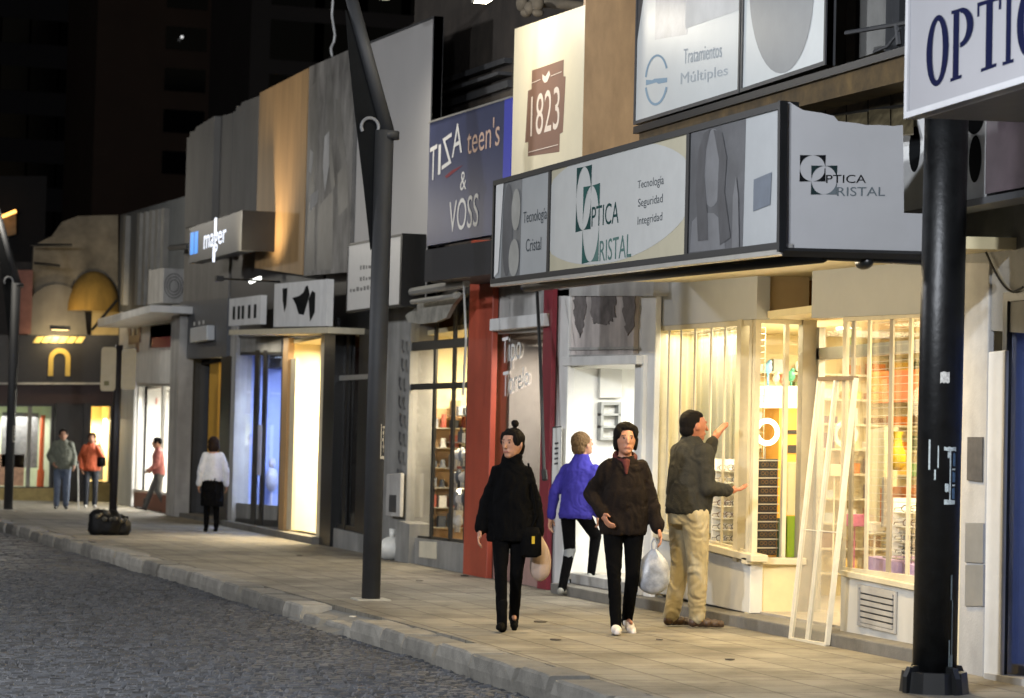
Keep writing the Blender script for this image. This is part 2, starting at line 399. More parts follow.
M['glass'] = glass('shop glass', refl=.05)
M['glass2'] = glass('smoked shop glass', tint=(.8, .8, .8), refl=.10)
M['stone'] = mat('grey step stone', '6c6963', .8, var=.25, scale=5, bump=.3)

def room(parent, Y0, Y1, X0, X1, z0, z1, wall, floor=None, ceil=None, t=.06):
    """an interior behind the glass, open to the street: back, sides, floor, ceiling; Y0 < Y1"""
    bm = B()
    box(bm, X1, X1 + t, Y0, Y1, z0 - t, z1 + t)
    box(bm, X0, X1, Y0, Y0 + t, z0 - t, z1 + t); box(bm, X0, X1, Y1 - t, Y1, z0 - t, z1 + t)
    part('room_wall', bm, wall, parent)
    bm = B(); box(bm, X0, X1, Y0 + t, Y1 - t, z0 - t, z0); part('room_floor', bm, floor or M['floor'], parent)
    bm = B(); box(bm, X0, X1, Y0 + t, Y1 - t, z1, z1 + t); part('room_ceiling', bm, ceil or wall, parent)
def P(name, q, m, parent, t=.1, bevel=0., label=None):
    """a facade piece: quad on a street-parallel plane pushed t into the building"""
    return part(name, slab(B(), q, (t, 0, 0)), m, parent, bevel=bevel, label=label)
def pane(q, parent, m=None, off=.03, name='pane'):
    return part(name, slab(B(), [p + Vector((off, 0, 0)) for p in q], (.008, 0, 0)), m or M['glass'], parent)
def yz(q): return q[0].y, q[1].y
WX = 7.88      # wall plane of the optician, set back on its step

# =================================================================== 1 corner shop at the near end
b1 = thing('shop_building', 'grey shop front with black framed blue-lit window at the near end of the row', 'shop', (D, 12, 0), 'shop buildings along the pavement')
P('pilaster', fr(D, 961, 986, 262, 262, None, None, 470), M['lgrey'], b1, .05, .01)
P('lit_pilaster_strip', fr(D - .04, 986, 1003, 352, 350, None, None, 500), M['white'], b1, .03, .008)  # white strip stands in for light falling on the pilaster's edge
P('wall', fr(D + .012, 959, 1250, 205, 150, 296, 262, 262), M['grey'], b1, .3)
P('lintel', fr(D + .02, 986, 1250, 262, 240, 352, 330, 330), M['grey'], b1, .25)
q = fr(D + .02, 1003, 1240, 293, 270, 665, 690, 480)
fm = part('window_frame', frame_q(B(), q, .06, .04, .02), M['black'], b1)
pane(q, fm, M['glass2'])
P('threshold', fr(D - .06, 984, 1250, 673, 715, None, None, 680), M['lgrey'], b1, .4)
room(b1, 9.2, 14.45, D + .12, 11, .1, 2.75, M['interior_blue'])
P('upper_wall', [Vector((8.1, 14.85, 2.9)), Vector((8.1, 7, 2.9)), Vector((8.1, 7, 9)), Vector((8.1, 14.85, 9))], M['brown'], b1, .3)
bm = B(); q = fr(D - .012, 967, 982, 437, 437, 482, 480); slab(bm, q, (.02, 0, 0)); solo('notice_board', bm, mat('dark notice', '55524e', .4, var=.3, scale=14), 'narrow dark framed notice on the grey pilaster above the intercom plates', 'notice')
t = thing('intercom', 'two grey metal plates one above the other low on the grey pilaster', 'intercom', onX(974, 605, D))
part('plate', slab(B(), fr(D - .012, 965, 983, 523, 523, 563, 562), (.02, 0, 0)), M['alu'], t); part('plate', slab(B(), fr(D - .012, 965, 983, 565, 565, 606, 606), (.02, 0, 0)), M['alu'], t)
bm = B(); pts = []
for i in range(25):
    a = i / 24; px = 985 + 38 * a; py = 250 + 42 * math.sin(min(1, a * 1.3) * 1.57) if a < .75 else 292 - (a - .75) * 20
    pts.append(onX(px, py, D - .02))
tube(bm, pts, .008); solo('hanging_cable', bm, M['black'], 'black cable looping down the grey wall over the blue-lit window', 'cable')
lamp('blue window light', 'AREA', (9.0, 12.2, 2.7), 60, (.62, .74, 1), .9, sizey=3)

# fascia with round letters, and the big box sign with navy serif lettering
t = thing('fascia_sign', 'white fascia with dark rounded figures and mauve picture behind the black post', 'sign', onX(985, 205, 7.16))
q = fr(7.16, 902, 986, 108, 90, 198, 212, 160); part('panel', slab(B(), q, (.12, 0, 0)), M['white'], t)
for uv_ in (ellipse_uv(.16, .42, .07, .22), ellipse_uv(.87, .2, .11, .19), ellipse_uv(.88, .62, .07, .22)): part('lettering', shape(B(), q, uv_), ink('black ink', '101214'), t)
q = fr(7.15, 986, 1240, 90, 30, 148, 194, 140); part('picture_panel', slab(B(), q, (.12, 0, 0)), mat('mauve print', '4a4044', .5, var=.35, scale=2.5), t)
q = fr(7.13, 902, 1240, 212, 150, 157, 219, 180); part('edge_trim', slab(B(), q, (.2, 0, 0)), M['dgrey'], t)

t = thing('box_sign', 'large white box sign with navy serif lettering hung over the pavement at the near end', 'sign', onX(1000, 100, 6.0))
SX = 6.0
q = fr(SX, 907, 1180, -60, -160, 36, 119, 30)
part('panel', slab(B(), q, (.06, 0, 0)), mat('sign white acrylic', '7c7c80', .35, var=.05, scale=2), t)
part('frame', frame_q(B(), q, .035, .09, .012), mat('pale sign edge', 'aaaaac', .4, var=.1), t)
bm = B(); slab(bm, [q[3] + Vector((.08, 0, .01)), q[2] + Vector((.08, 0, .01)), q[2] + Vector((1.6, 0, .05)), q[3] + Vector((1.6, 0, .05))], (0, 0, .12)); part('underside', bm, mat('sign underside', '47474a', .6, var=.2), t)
navy = ink('navy letters', '0f1330')
def serif(ch, bm, q, off=.004):
    R = lambda a, b, c, d_: shape(bm, q, [(a, c), (b, c), (b, d_), (a, d_)], off)
    if ch == 'O': ring(bm, q, .5, .5, .5, .5, .24, .42, off)
    if ch == 'I': R(.3, .7, .05, .95); R(.05, .95, 0, .05); R(.05, .95, .95, 1)
    if ch == 'T': R(.38, .66, .06, .95); R(0, 1, 0, .06); R(.2, .84, .95, 1); R(0, .1, .06, .2); R(.9, 1, .06, .2)
    if ch == 'P': R(.1, .36, .05, .95); R(0, .5, 0, .05); R(0, .5, .95, 1); ring(bm, q, .42, .28, .56, .28, .28, .21, off, a0=-90, a1=90)
    if ch == 'C': ring(bm, q, .52, .5, .5, .5, .24, .42, off, a0=40, a1=320); R(.86, .98, .05, .3)
    if ch == 'A': shape(bm, q, [(.45, 0), (.6, 0), (.95, .95), (.65, .95)], off); shape(bm, q, [(.42, .05), (.5, .12), (.2, .95), (.08, .95)], off); R(.25, .75, .62, .68); R(0, .34, .95, 1); R(.55, 1.05, .95, 1)
bm = B()
for ch, xl, xr, a, b_, c, d_ in (('O', 927, 949, 19, 11, 82, 90), ('P', 951, 974, 11, 4, 74, 82), ('T', 977, 1001, 3, -5, 65, 74), ('I', 1002.5, 1015, -5, -9, 62, 66), ('C', 1017, 1044, -10, -19, 52, 62), ('A', 1048, 1078, -20, -30, 40, 51)):
    serif(ch, bm, fr(SX, xl, xr, a, b_, c, d_))
part('lettering', bm, navy, t)

# =================================================================== 2 the optician
b2 = thing('shop_building', 'optician shop front with warm-lit barred corner windows and low white base walls', 'shop', (8.5, 18, 0), 'shop buildings along the pavement')
Yc = onX(751, 470, WX).y                                # the street corner of the left bay
YL, YR = onX(652, 450, WX).y, onX(957, 470, WX).y       # far and near ends
Xr = onY(806, 450, Yc).x                                # how far the bay returns into the recess
Yrw = onX(842, 470, WX).y                               # where the right hand window starts
def stepz(z=.1): return z
bm = B(); slab(bm, [(D, YR - .05, .1), (D, YL + .2, .1), (9.0, YL + .2, .1), (9.0, YR - .05, .1)], (0, 0, -.2)); part('step', bm, M['stone'], b2, bevel=.012)
basew = mat('white base tiles', 'cfcdc6', .4, var=.08, scale=2, streak=.18)
P('base_wall', fr(WX, 652, 750, 537, 563, 613.5, 592, 575), basew, b2, .12, .008)
zs, zb = zat(WX, Yc, 563), zat(WX, Yc, 613)
bm = B(); slab(bm, [(WX + .001, Yc - .004, zs), (Xr, Yc - .004, zs), (Xr, Yc - .004, .09), (WX + .001, Yc - .004, .09)], (0, .1, 0)); part('base_wall', bm, mat('cream base', 'd8caa0', .5, var=.08, streak=.1), b2, bevel=.008)
P('base_wall', fr(WX, 840, 960, 574, 598, 662, 632, 615), basew, b2, .14, .008)
# sills
bm = B(); q = fr(WX - .05, 652, 751, 530, 555, 562, 537, 545); slab(bm, q, (.16, 0, 0)); slab(bm, [(WX - .05, Yc - .06, zs + .05), (Xr, Yc - .06, zs + .05), (Xr, Yc - .06, zs - .01), (WX - .05, Yc - .06, zs - .01)], (0, .12, 0)); part('sill', bm, M['creamfr'], b2, bevel=.006)
P('sill', fr(WX - .03, 840, 960, 570, 594, 600, 576, 585), M['creamfr'], b2, .12, .006)
# bulkheads over the glass
P('bulkhead', fr(WX, 648, 757, 262, 250, 319, 327, 300), M['bulk'], b2, .12)
P('end_pilaster', fr(WX - .004, 648, 657, 262, 262, 600, 596, 450), M['creamfr'], b2, .1)
zt0 = zat(WX, Yc, 318); zt1 = zat(WX, Yc, 262)
bm = B(); slab(bm, [(WX + .001, Yc - .004, zt1 + .3), (Xr, Yc - .004, zt1 + .3), (Xr, Yc - .004, zt0), (WX + .001, Yc - .004, zt0)], (0, .1, 0)); part('bulkhead', bm, mat('tan bulkhead', 'b8a27c', .6, var=.05), b2)
P('bulkhead', fr(WX, 812, 962, 250, 236, 312, 318, 290), M['bulk'], b2, .12)
bm = B(); slab(bm, [(Xr, Yc - .004, zt1 + .3), (8.75, Yc - .004, zt1 + .3), (8.75, Yc - .004, zt0 + .0), (Xr, Yc - .004, zt0 + .0)], (0, .1, 0))
# window frames: left bay
q = fr(WX + .01, 653, 750, 325, 318, 557, 532, 440)
fL = part('window_frame', frame_q(B(), q, .06, .03, .0), M['creamfr'], b2)
for k, px in enumerate((667, 679, 693, 709, 723)):
    p = onX(px, 440, WX + .03); bm = B(); box(bm, WX + .03, WX + .04, p.y - .022, p.y + .022, zat(WX, p.y, 556), zat(WX, p.y, 324)); part('bar', bm, M['creamfr'], fL)
pane(q, fL, off=.05)
p = onX(738.5, 440, WX); bm = B(); box(bm, WX - .015, WX + .09, p.y - .05, p.y + .05, zs, zt0); part('mullion', bm, M['creamfr'], fL)
# the return, facing down the street
qr = [Vector((WX + .02, Yc, zt0 + .01)), Vector((Xr, Yc, zt0 + .01)), Vector((Xr, Yc, zs)), Vector((WX + .02, Yc, zs))]
fR = part('window_frame', frame_q(B(), qr, .05, .08, .0), M['creamfr'], b2)
bm = B(); p = onY(786, 440, Yc); box(bm, p.x - .018, p.x + .018, Yc + .01, Yc + .06, zs, zt0); part('bar', bm, M['creamfr'], fR)
bm = B(); slab(bm, [v + Vector((0, .03, 0)) for v in qr], (0, .008, 0)); part('pane', bm, M['glass'], fR)
bm = B(); box(bm, Xr - .06, Xr + .07, Yc - .03, Yc + .08, .09, zt0 + .02); part('mullion', bm, mat('grey beige post', '9b917c', .5, var=.1), b2, bevel=.006)
# recessed entrance with transom
XD = Xr + .06
bm = B(); ztr = zat(XD, Yc - .3, 353)
box(bm, XD, XD + .08, Yrw - .3, Yc - .035, ztr - .05, ztr + .05); box(bm, XD, XD + .06, Yc - .1, Yc - .04, .1, zt0 - .06); box(bm, XD, XD + .06, Yrw - .3, Yrw - .2, .1, zt0 - .06)
ef = part('entrance_frame', bm, M['alu'], b2)
bm = B(); box(bm, XD + .03, XD + .038, Yrw - .2, Yc - .1, .15, zt0 - .06); part('door_pane', bm, M['glass'], ef)
bm = B(); box(bm, XD - .04, XD + .03, Yrw + .35, Yrw + .39, .9, 1.3); part('door_handle', bm, M['alu'], ef)
# right hand window
q = fr(WX + .01, 841, 957, 314, 307, 590, 574, 445)
fW = part('window_frame', frame_q(B(), q, .06, .03, .0), M['creamfr'], b2)
for px, wd in ((851, .03), (867, .024), (889.5, .03), (908.5, .024), (928, .024), (945, .024)):
    p = onX(px, 445, WX + .03); bm = B(); box(bm, WX + .03, WX + .046, p.y - wd, p.y + wd, zat(WX, p.y, 584), zat(WX, p.y, 313)); part('bar', bm, M['creamfr'] if wd < .03 else mat('grey beige post', '9b917c'), fW)
pane(q, fW, off=.05)
t = thing('wall_vent', 'square louvred grille low in the white base wall beside the leaning frame', 'vent', onX(875, 632, WX))
q = fr(WX - .02, 857, 895, 584, 592, 634, 625); part('frame', frame_q(B(), q, .025, .02), M['lgrey'], t)
bm = B()
for i in range(6): slab(bm, sub(q, .08, .92, .08 + i * .145, .08 + i * .145 + .1), (.012, 0, 0))
part('slat', bm, M['lgrey'], t)
part('backing', slab(B(), [v + Vector((.015, 0, 0)) for v in q], (.004, 0, 0)), M['dgrey'], t)
# the shop interior, upper storey behind the signs
room(b2, YR, YL, WX + .1, 11.6, .12, zt0 + .0, M['interior_cream'])
P('upper_wall', [Vector((8.05, YL + .1, 3.25)), Vector((8.05, 14.87, 3.25)), Vector((8.05, 14.87, 9)), Vector((8.05, YL + .1, 9))], M['brown'], b2, .3)
P('end_pilaster', fr(WX - .06, 953, 962, 262, 262, None, None, 470), M['cream'], b2, .2)
for (x, y, e) in ((9.4, 16.2, 85), (9.4, 18.3, 85), (9.4, 20.2, 85)):
    lamp('shop ceiling light', 'AREA', (x, y, zt0 - .04), e, (1, .87, .60), 1.0)
for y_ in (15.7, 17.2, 19.7): lamp('added soffit fill', 'POINT', (8.55, y_, 1.9), 36, (1, .86, .6), .15)  # added points without fixtures, sending light up to the soffit
lamp('window light', 'AREA', (WX + .2, (YL + Yc) / 2, zt0 - .03), 34, (1, .88, .64), .2, sizey=2.2)
lamp('window light', 'AREA', (WX + .25, (YR + Yrw) / 2, zt0 - .03), 34, (1, .87, .62), .25, sizey=1.8)
# recess downlight (lit disc seen through the transom)
t = thing('ceiling_light', 'round lit ceiling lamp over the recessed optician door', 'lamp', (XD + .45, Yrw + .1, zt0 + .02))
p = onX(832, 322, XD + .7)
bm = B(); ell(bm, (p.x, p.y, p.z), (.13, .13, .025)); part('diffuser', bm, emit('lamp disc', 'fff4dc', 5), t, True)
bm = B(); box(bm, p.x - .14, p.x + .14, p.y - .14, p.y + .14, p.z + .026, p.z + .05); part('housing', bm, M['white'], t)

for y_ in (15.6, 17.6, 19.6): lamp('canopy downlight', 'SPOT', (6.9, y_, 2.76), 230, (1, .74, .36), .06, spot=150, blend=1)
# canopy of the optician: lit soffit, black tube, front sign, end sign
t = thing('shop_canopy', 'flat canopy with warm-lit cream soffit and black tube under the optician signs', 'canopy', (6.8, 17.5, 2.6), 'shop canopies')
FX = 6.0
cb = [onX(492, 285, FX), onX(782, 252, FX)]
Ye = cb[1].y
zl = lambda y: cb[0].z + (cb[1].z - cb[0].z) * (y - cb[0].y) / (cb[1].y - cb[0].y)
soff = mat('soffit cream', 'e6d8ae', .6, var=.08, scale=3)
bm = B(); slab(bm, [(FX + .05, cb[0].y, zl(cb[0].y) + .05), (FX + .05, Ye + .05, zl(Ye) + .05), (8.7, Ye + .05, zl(Ye) + .13), (8.7, cb[0].y, zl(cb[0].y) + .13)], (0, 0, .08)); part('soffit', bm, soff, t)
bm = B(); bar(bm, (FX + .32, cb[0].y, zl(cb[0].y) + .0), (FX + .32, Ye + .1, zl(Ye) + .0), .05, n=12); bar(bm, (FX + .32, Ye + .1, zl(Ye)), (7.2, Ye + .02, zl(Ye) - .01), .03); part('tube', bm, M['black'], t, True)
bm = B(); beam(bm, (FX + .03, cb[0].y + .02, zl(cb[0].y) + .02), (FX + .03, Ye - .01, zl(Ye) + .02), .08, .07); part('edge_rail', bm, M['alu'], t)
bm = B(); ell(bm, (6.62, Ye + .1, zl(Ye) - .03), (.05, .1, .05)); part('spotlight', bm, M['black'], t, True)

tl_ = lamp('canopy trough light', 'AREA', Vector((FX + .42, (cb[0].y + Ye) / 2, (zl(cb[0].y) + zl(Ye)) / 2 - .03)), 40, (1, .84, .58), .07, sizey=6.0)
ax = Vector((0, cb[0].y - Ye, zl(cb[0].y) - zl(Ye))).normalized(); em_ = Vector((1, 0, .04)); em_ = (em_ - ax * em_.dot(ax)).normalized(); rx_ = ax.cross(-em_)
tl_.rotation_euler = Matrix((rx_, ax, -em_)).transposed().to_euler()
t = thing('fascia_sign', 'long optician fascia of three printed panels, one pale with a dark green squares logo', 'sign', (FX, 17.5, 2.9))
frq = fr(FX, 494, 782, 181, 101, 249, 284, 204)
pn = mat('panel grey blue', '989b9c', .4, var=.08, scale=2); pb = mat('panel beige', 'b3ac93', .4, var=.06); pw = mat('panel oval pale', 'b6b7b4', .4, var=.05); pd = mat('panel photo dark', '4c4d50', .5, var=.4, scale=2.5)
pl = mat('panel pale blue', 'a2a5a6', .4, var=.05); skinp = mat('panel photo mid', '66676a', .4, var=.25, scale=3); tx = ink('sign text grey', '4f5457'); dgreen = ink('logo green', '24413f'); lgreen = ink('logo pale green', '56716b')
q1 = fr(FX, 496, 548.5, 182, 167, 277.5, 282.5); q2 = fr(FX, 551, 686.5, 166.5, 130, 255.5, 277); q3 = fr(FX, 690, 779, 128.5, 103.5, 246.5, 255)
for q, m_ in ((q1, pn), (q2, pb), (q3, pl)): part('panel', slab(B(), q, (.03, 0, 0)), m_, t)
bm = B(); frame_q(bm, frq, .045, .12, .015)
for px in (550, 688): 
    p = onX(px, 205, FX); box(bm, FX - .012, FX + .05, p.y - .03, p.y + .03, zat(FX, p.y, 285 - (px - 494) * .122) + .02, zat(FX, p.y, 181 - (px - 494) * .275) - .01)
part('frame', bm, M['black'], t)
bm = B(); shape(bm, q1, [(.14, .04), (.5, .02), (.49, .97), (.12, 1)], .003); part('picture', bm, mat('photo grey', '6a6c6d', .4, var=.45, scale=3), t)
bm = B(); shape(bm, q1, ellipse_uv(.24, .5, .1, .45), .009); part('picture', bm, pd, t)
bm = B(); shape(bm, q1, ellipse_uv(.4, .32, .085, .2), .016); shape(bm, q1, ellipse_uv(.38, .78, .1, .18), .016); part('picture', bm, mat('photo pale', '94948f', .4, var=.2, scale=4), t)
bm = B(); shape(bm, q1, [(0, 0), (.15, 0), (.08, .9), (.0, .95)], .022); part('picture', bm, M['white'], t)
bm = B(); text(bm, sub(q1, .54, .97, .36, .5), 'Tecnología'); text(bm, sub(q1, .6, .88, .62, .74), 'Cristal'); part('lettering', bm, tx, t)
bm = B(); shape(bm, q2, [(max(.0, min(1, a)), max(0, min(1, b_))) for a, b_ in ellipse_uv(.46, .46, .60, .50, 60)], .004); part('picture', bm, pw, t)
bm = B(); corners4(bm, fr(FX, 576.5, 591.5, 168, 164.5, 229, 232.5), .009); text(bm, fr(FX, 592, 619, 207, 201, 223, 227), 'PTICA', .008); part('logo', bm, dgreen, t)
bm = B(); corners4(bm, fr(FX, 583, 599.5, 187, 183, 261, 264), .011, (0, 1, 3)); part('logo', bm, ink('logo green mid', '2f544f'), t)
bm = B(); corners4(bm, fr(FX, 583, 599.5, 187, 183, 261, 264), .011, (2,)); text(bm, fr(FX, 600, 631.5, 241, 233, 257, 261.5), 'RISTAL', .008); part('logo', bm, lgreen, t)
for q, wd_ in ((fr(FX, 638, 664, 181, 175, 187, 191), 'Tecnología'), (fr(FX, 638.5, 663, 199, 193.5, 205, 209.5), 'Seguridad'), (fr(FX, 638, 662.5, 217, 212, 223, 227.5), 'Integridad')): part('lettering', text(B(), q, wd_), tx, t)
bm = B(); shape(bm, q3, [(.0, 0), (.64, 0), (.63, 1), (.0, 1)], .004); part('picture', bm, pd, t)
bm = B(); shape(bm, q3, ellipse_uv(.27, .35, .13, .3), .010); shape(bm, q3, [(.02, .98), (.04, .74), (.14, .68), (.3, .7), (.4, .77), (.44, .98)], .010); part('picture', bm, skinp, t)
bm = B(); shape(bm, q3, [(.12, .9), (.08, .5), (.1, .2), (.17, .06), (.24, .05), (.19, .2), (.18, .4), (.22, .65), (.24, .9)], .016); shape(bm, q3, [(.28, .06), (.38, .1), (.44, .3), (.42, .55), (.5, .9), (.38, .95), (.34, .6), (.35, .3)], .016); part('picture', bm, mat('photo dark hair', '3a3b3f', .4, var=.35, scale=6, stretch=(1, 3, 1)), t)
bm = B(); shape(bm, q3, [(.52, .98), (.52, .6), (.55, .45), (.58, .6), (.6, .98)], .022); part('picture', bm, skinp, t)
bm = B(); shape(bm, q3, [(.74, .5), (.93, .47), (.92, .7), (.74, .73)], .012); part('picture', bm, mat('panel blue patch', '5d6672', .4, var=.15), t)

t = thing('end_sign', 'pale lavender end panel of the optician canopy with black squares logo and torn upper edge', 'sign', onY(850, 253, Ye))
px_top = [(784, 103), (790, 102), (796, 106), (803, 110), (812, 111.5), (822, 113), (834, 116), (838, 121), (846, 122), (856, 123), (866, 125), (880, 125), (893, 126), (903, 125)]
poly = [onY(a, b_, Ye) for a, b_ in px_top] + [onY(904, 213, Ye), onY(935, 214, Ye), onY(937, 254.5, Ye), onY(784, 250, Ye)]
lav = mat('lavender vinyl', 'a5a5a6', .45, var=.06, scale=2, bump=.08, bscale=6)
part('panel', slab(B(), poly, (0, .03, 0)), lav, t)
bm = B(); beam(bm, onY(783, 252, Ye - .01), onY(937, 256, Ye - .01), .03, .05); beam(bm, onY(782.5, 101, Ye - .01), onY(781.5, 252, Ye - .01), .05, .04); part('frame', bm, M['black'], t)
bm = B(); corners4(bm, frY(Ye - .002, 799.7, 825.5, 155, 181.5), 0.); shape(bm, frY(Ye - .002, 799.7, 825.5, 155, 181.5), [(.96, .5), (1, .5), (1, 1), (.96, 1)], 0); text(bm, frY(Ye - .002, 826, 866, 174.8, 183), 'PTICA', 0); part('logo', bm, ink('black ink', '101214'), t)
bm = B(); corners4(bm, frY(Ye - .003, 811, 837, 165.5, 194.5), 0., (0, 1, 3)); part('logo', bm, ink('logo black green', '1d2b2c'), t)
bm = B(); corners4(bm, frY(Ye - .003, 811, 837, 165.5, 194.5), 0., (2,)); text(bm, frY(Ye - .002, 837, 885, 187, 196), 'RISTAL', 0); part('logo', bm, ink('logo grey', '5c6468'), t)

# second row of panels above, with its beam, tin awning and balcony
t = thing('upper_panel_sign', 'pair of tall white panels over the optician, with blue ring emblem and grey oval', 'sign', onX(730, 110, 6.9))
UX = 6.9
qa = fr(UX, 636, 741, -70, -115, 93, 125, 50); qb = fr(UX, 742.5, 827, -115, -150, 65, 92.5, 30)
part('panel', slab(B(), qa, (.05, 0, 0)), mat('milky acrylic', 'cfd3d2', .4, var=.06, scale=1.5), t)
part('panel', slab(B(), qb, (.05, 0, 0)), mat('milky acrylic', 'cfd3d2', .4), t)
bm = B(); frame_q(bm, qa, .03, .08, .012); frame_q(bm, qb, .03, .08, .012); part('frame', bm, M['dgrey'], t)
bm = B(); qe = fr(UX, 645, 668.5, 56, 53, 104, 107); ring(bm, qe, .5, .5, .5, .5, .43, .46, a0=190, a1=335); ring(bm, qe, .5, .5, .5, .5, .42, .45, a0=20, a1=165); shape(bm, sub(qe, .05, .95, .47, .58), [(0, 0), (.3, .2), (.4, 0), (1, .1), (1, .9), (.6, 1), (.5, .7), (0, 1)]); part('emblem', bm, ink('pale steel blue', '8fa5b6'), t)
bm = B(); text(bm, fr(UX, 684, 722, 49, 42, 57, 64), 'Tratamientos'); text(bm, fr(UX, 681, 728, 73, 65, 78, 88), 'Múltiples'); part('lettering', bm, ink('pale grey letters', 'b4babd'), t)
bm = B(); shape(bm, fr(UX, 654, 690, -20, -40, 34, 40), [(.05, 0), (.95, 0), (.95, 1), (.05, 1)], .004); part('picture', bm, mat('faded print', 'b3b4b8', .4, var=.2, scale=5), t)
bm = B(); shape(bm, fr(UX, 686, 739, -20, -40, 10, 29), [(0, 0), (1, 0), (1, 1), (0, 1)], .006); part('picture', bm, M['white'], t)
bm = B(); shape(bm, [onX(a, b_, UX) for a, b_ in ((742.5, -60), (828, -60), (828, 100), (742.5, 100))], [(a, b_) for a, b_ in ellipse_uv(.47, .3, .38, .535, 40)], .008); part('picture', bm, mat('grey oval print', '8b8e90', .4, var=.06), t)
bm = B(); shape(bm, fr(UX, 637, 646, -20, -24, 20, 50), [(0, 0), (1, 0), (.6, .5), (0, 1)], .006); part('picture', bm, M['dgrey'], t)
t = thing('sign_beam', 'rusty golden brown beam carrying the upper panels over the optician', 'beam', onX(770, 100, UX))
rust = mat('rusty beam', '5a4726', .7, metal=.2, var=.5, scale=8, streak=.4)
q = fr(UX - .04, 640, 907, 132, 52, 80, 146, 100); part('girder', slab(B(), q, (.25, 0, 0)), rust, t)
bm = B(); q2_ = fr(UX - .07, 634, 907, 127, 45, 53, 134, 90); slab(bm, q2_, (.1, 0, 0)); part('flange', bm, M['black'], t)
t = thing('tin_awning', 'corrugated tin awning sloping under the beam beside the torn end panel', 'awning', onX(850, 120, 6.6))
bm = B(); a0, a1 = onX(806, 97, 7.3), onX(915, 68, 7.3); c0 = onX(806, 134, 7.05); c1 = onX(915, 134, 7.05)
rg = random.Random(9)
for k in range(5):
    u0, u1 = k / 5, (k + 1) / 5 - .012; dz = Vector((0, 0, rg.uniform(-.02, .02)))
    slab(bm, [a0.lerp(a1, u0) + dz, a0.lerp(a1, u1) + dz * .3, c0.lerp(c1, u1) + dz * .3, c0.lerp(c1, u0) + dz], (0, 0, .008)); slab(bm, [a0.lerp(a1, u0) + dz, a0.lerp(a1, u1) + dz, a0.lerp(a1, u1) + dz - Vector((.03, 0, .05)), a0.lerp(a1, u0) + dz - Vector((.03, 0, .05))], (.01, 0, 0))
ob = part('sheet', bm, mat('weathered tin', '6a6048', .4, metal=.4, var=.6, scale=9, streak=.3), t)
bm = B(); m0, m1 = a0.lerp(c0, .5), a1.lerp(c1, .5); bar(bm, m0 + Vector((-.02, 0, -.03)), m1 + Vector((-.02, 0, -.03)), .012); part('seam_bar', bm, M['black'], t)
t = thing('balcony', 'dark balcony window with pipe railing above the tin awning', 'balcony', onX(868, 70, 7.4))
bm = B(); slab(bm, fr(7.4, 829, 910, -60, -90, 50, 72, 0), (.05, 0, 0)); part('window', bm, mat('dark pane', '17191c', .15, var=.1), t)
P('mullion', fr(7.35, 847, 856, -60, -64, 66, 68, 0), M['dgrey'], t, .06); P('mullion', fr(7.35, 886, 893, -60, -64, 56, 58, 0), M['dgrey'], t, .06)
bm = B(); slab(bm, fr(7.34, 860, 884, -60, -70, 50, 58, 0), (.04, 0, 0)); part('shutter', bm, M['grey'], t)
bm = B(); tube(bm, [onX(846, 33, 7.0), onX(910, 22, 7.0)], .016); tube(bm, [onX(897, 24, 7.0), onX(899, 45, 7.0)], .02); tube(bm, [onX(874, 52, 7.0), onX(888, 46, 7.0), onX(896, 36, 7.0), onX(900, 28, 7.0)], .012); part('railing', bm, M['dgrey'], t)

# ------------------------------------------------------------------ goods in the optician's windows
t = thing('wire_display_grid', 'cream wire mesh display grid standing behind the left half of the optician window', 'display grid', (WX + .35, YL - .9, .7))
bm = B(); z0, z1 = .78, 2.62; ya, yb = YL - .12, Yc + .55
i = 0
yy = yb
while yy < ya: bar(bm, (WX + .34, yy, z0), (WX + .34, yy, z1), .0035, n=4); yy += .45
zz = z0
while zz < z1: bar(bm, (WX + .34, yb, zz), (WX + .34, ya, zz), .0035, n=4); zz += .055
part('wire', bm, M['mesh'], t)
bm = B(); box(bm, WX + .40, WX + .42, Yc + 1.0, ya, .72, 2.66); part('backing_panel', bm, mat('pale display panel', 'dcd8b8', .6, var=0), t)
t = thing('price_card', 'tall white card hung behind the bars near the far edge of the optician window', 'card', onX(654 + 6, 440, WX + .3))
q = fr(WX + .3, 653, 660, 384, 383, 414, 415); part('card', slab(B(), q, (.01, 0, 0)), emit('glowing card', 'f4f4ec', .9), t)  # card given a glow of its own to look brightly lit
# ring light
t = thing('ring_light', 'round lit ring lamp glowing in the optician corner window', 'ring lamp', (WX + .45, Yc + .22, .9))
c = onY(767, 432, Yc + .22)
bm = B()
bmesh.ops.create_cone(bm, segments=8, radius1=.0, radius2=.0, depth=.0) if False else None
R0, r0 = .098, .022
rows = []
for i in range(32):
    a = 2 * math.pi * i / 32
    rows.append([bm.verts.new((c.x + (R0 + r0 * math.cos(b_)) * math.cos(a), c.y + r0 * math.sin(b_), c.z + (R0 + r0 * math.cos(b_)) * math.sin(a))) for b_ in [2 * math.pi * j / 8 for j in range(8)]])
for i in range(32):
    for j in range(8): bm.faces.new([rows[i][j], rows[(i + 1) % 32][j], rows[(i + 1) % 32][(j + 1) % 8], rows[i][(j + 1) % 8]])
part('tube', bm, emit('ring tube', 'fff6d8', 5), t, True)
bm = B(); bar(bm, (c.x, c.y + .04, zs), (c.x, c.y + .04, c.z - R0), .008); part('stem', bm, M['alu'], t)
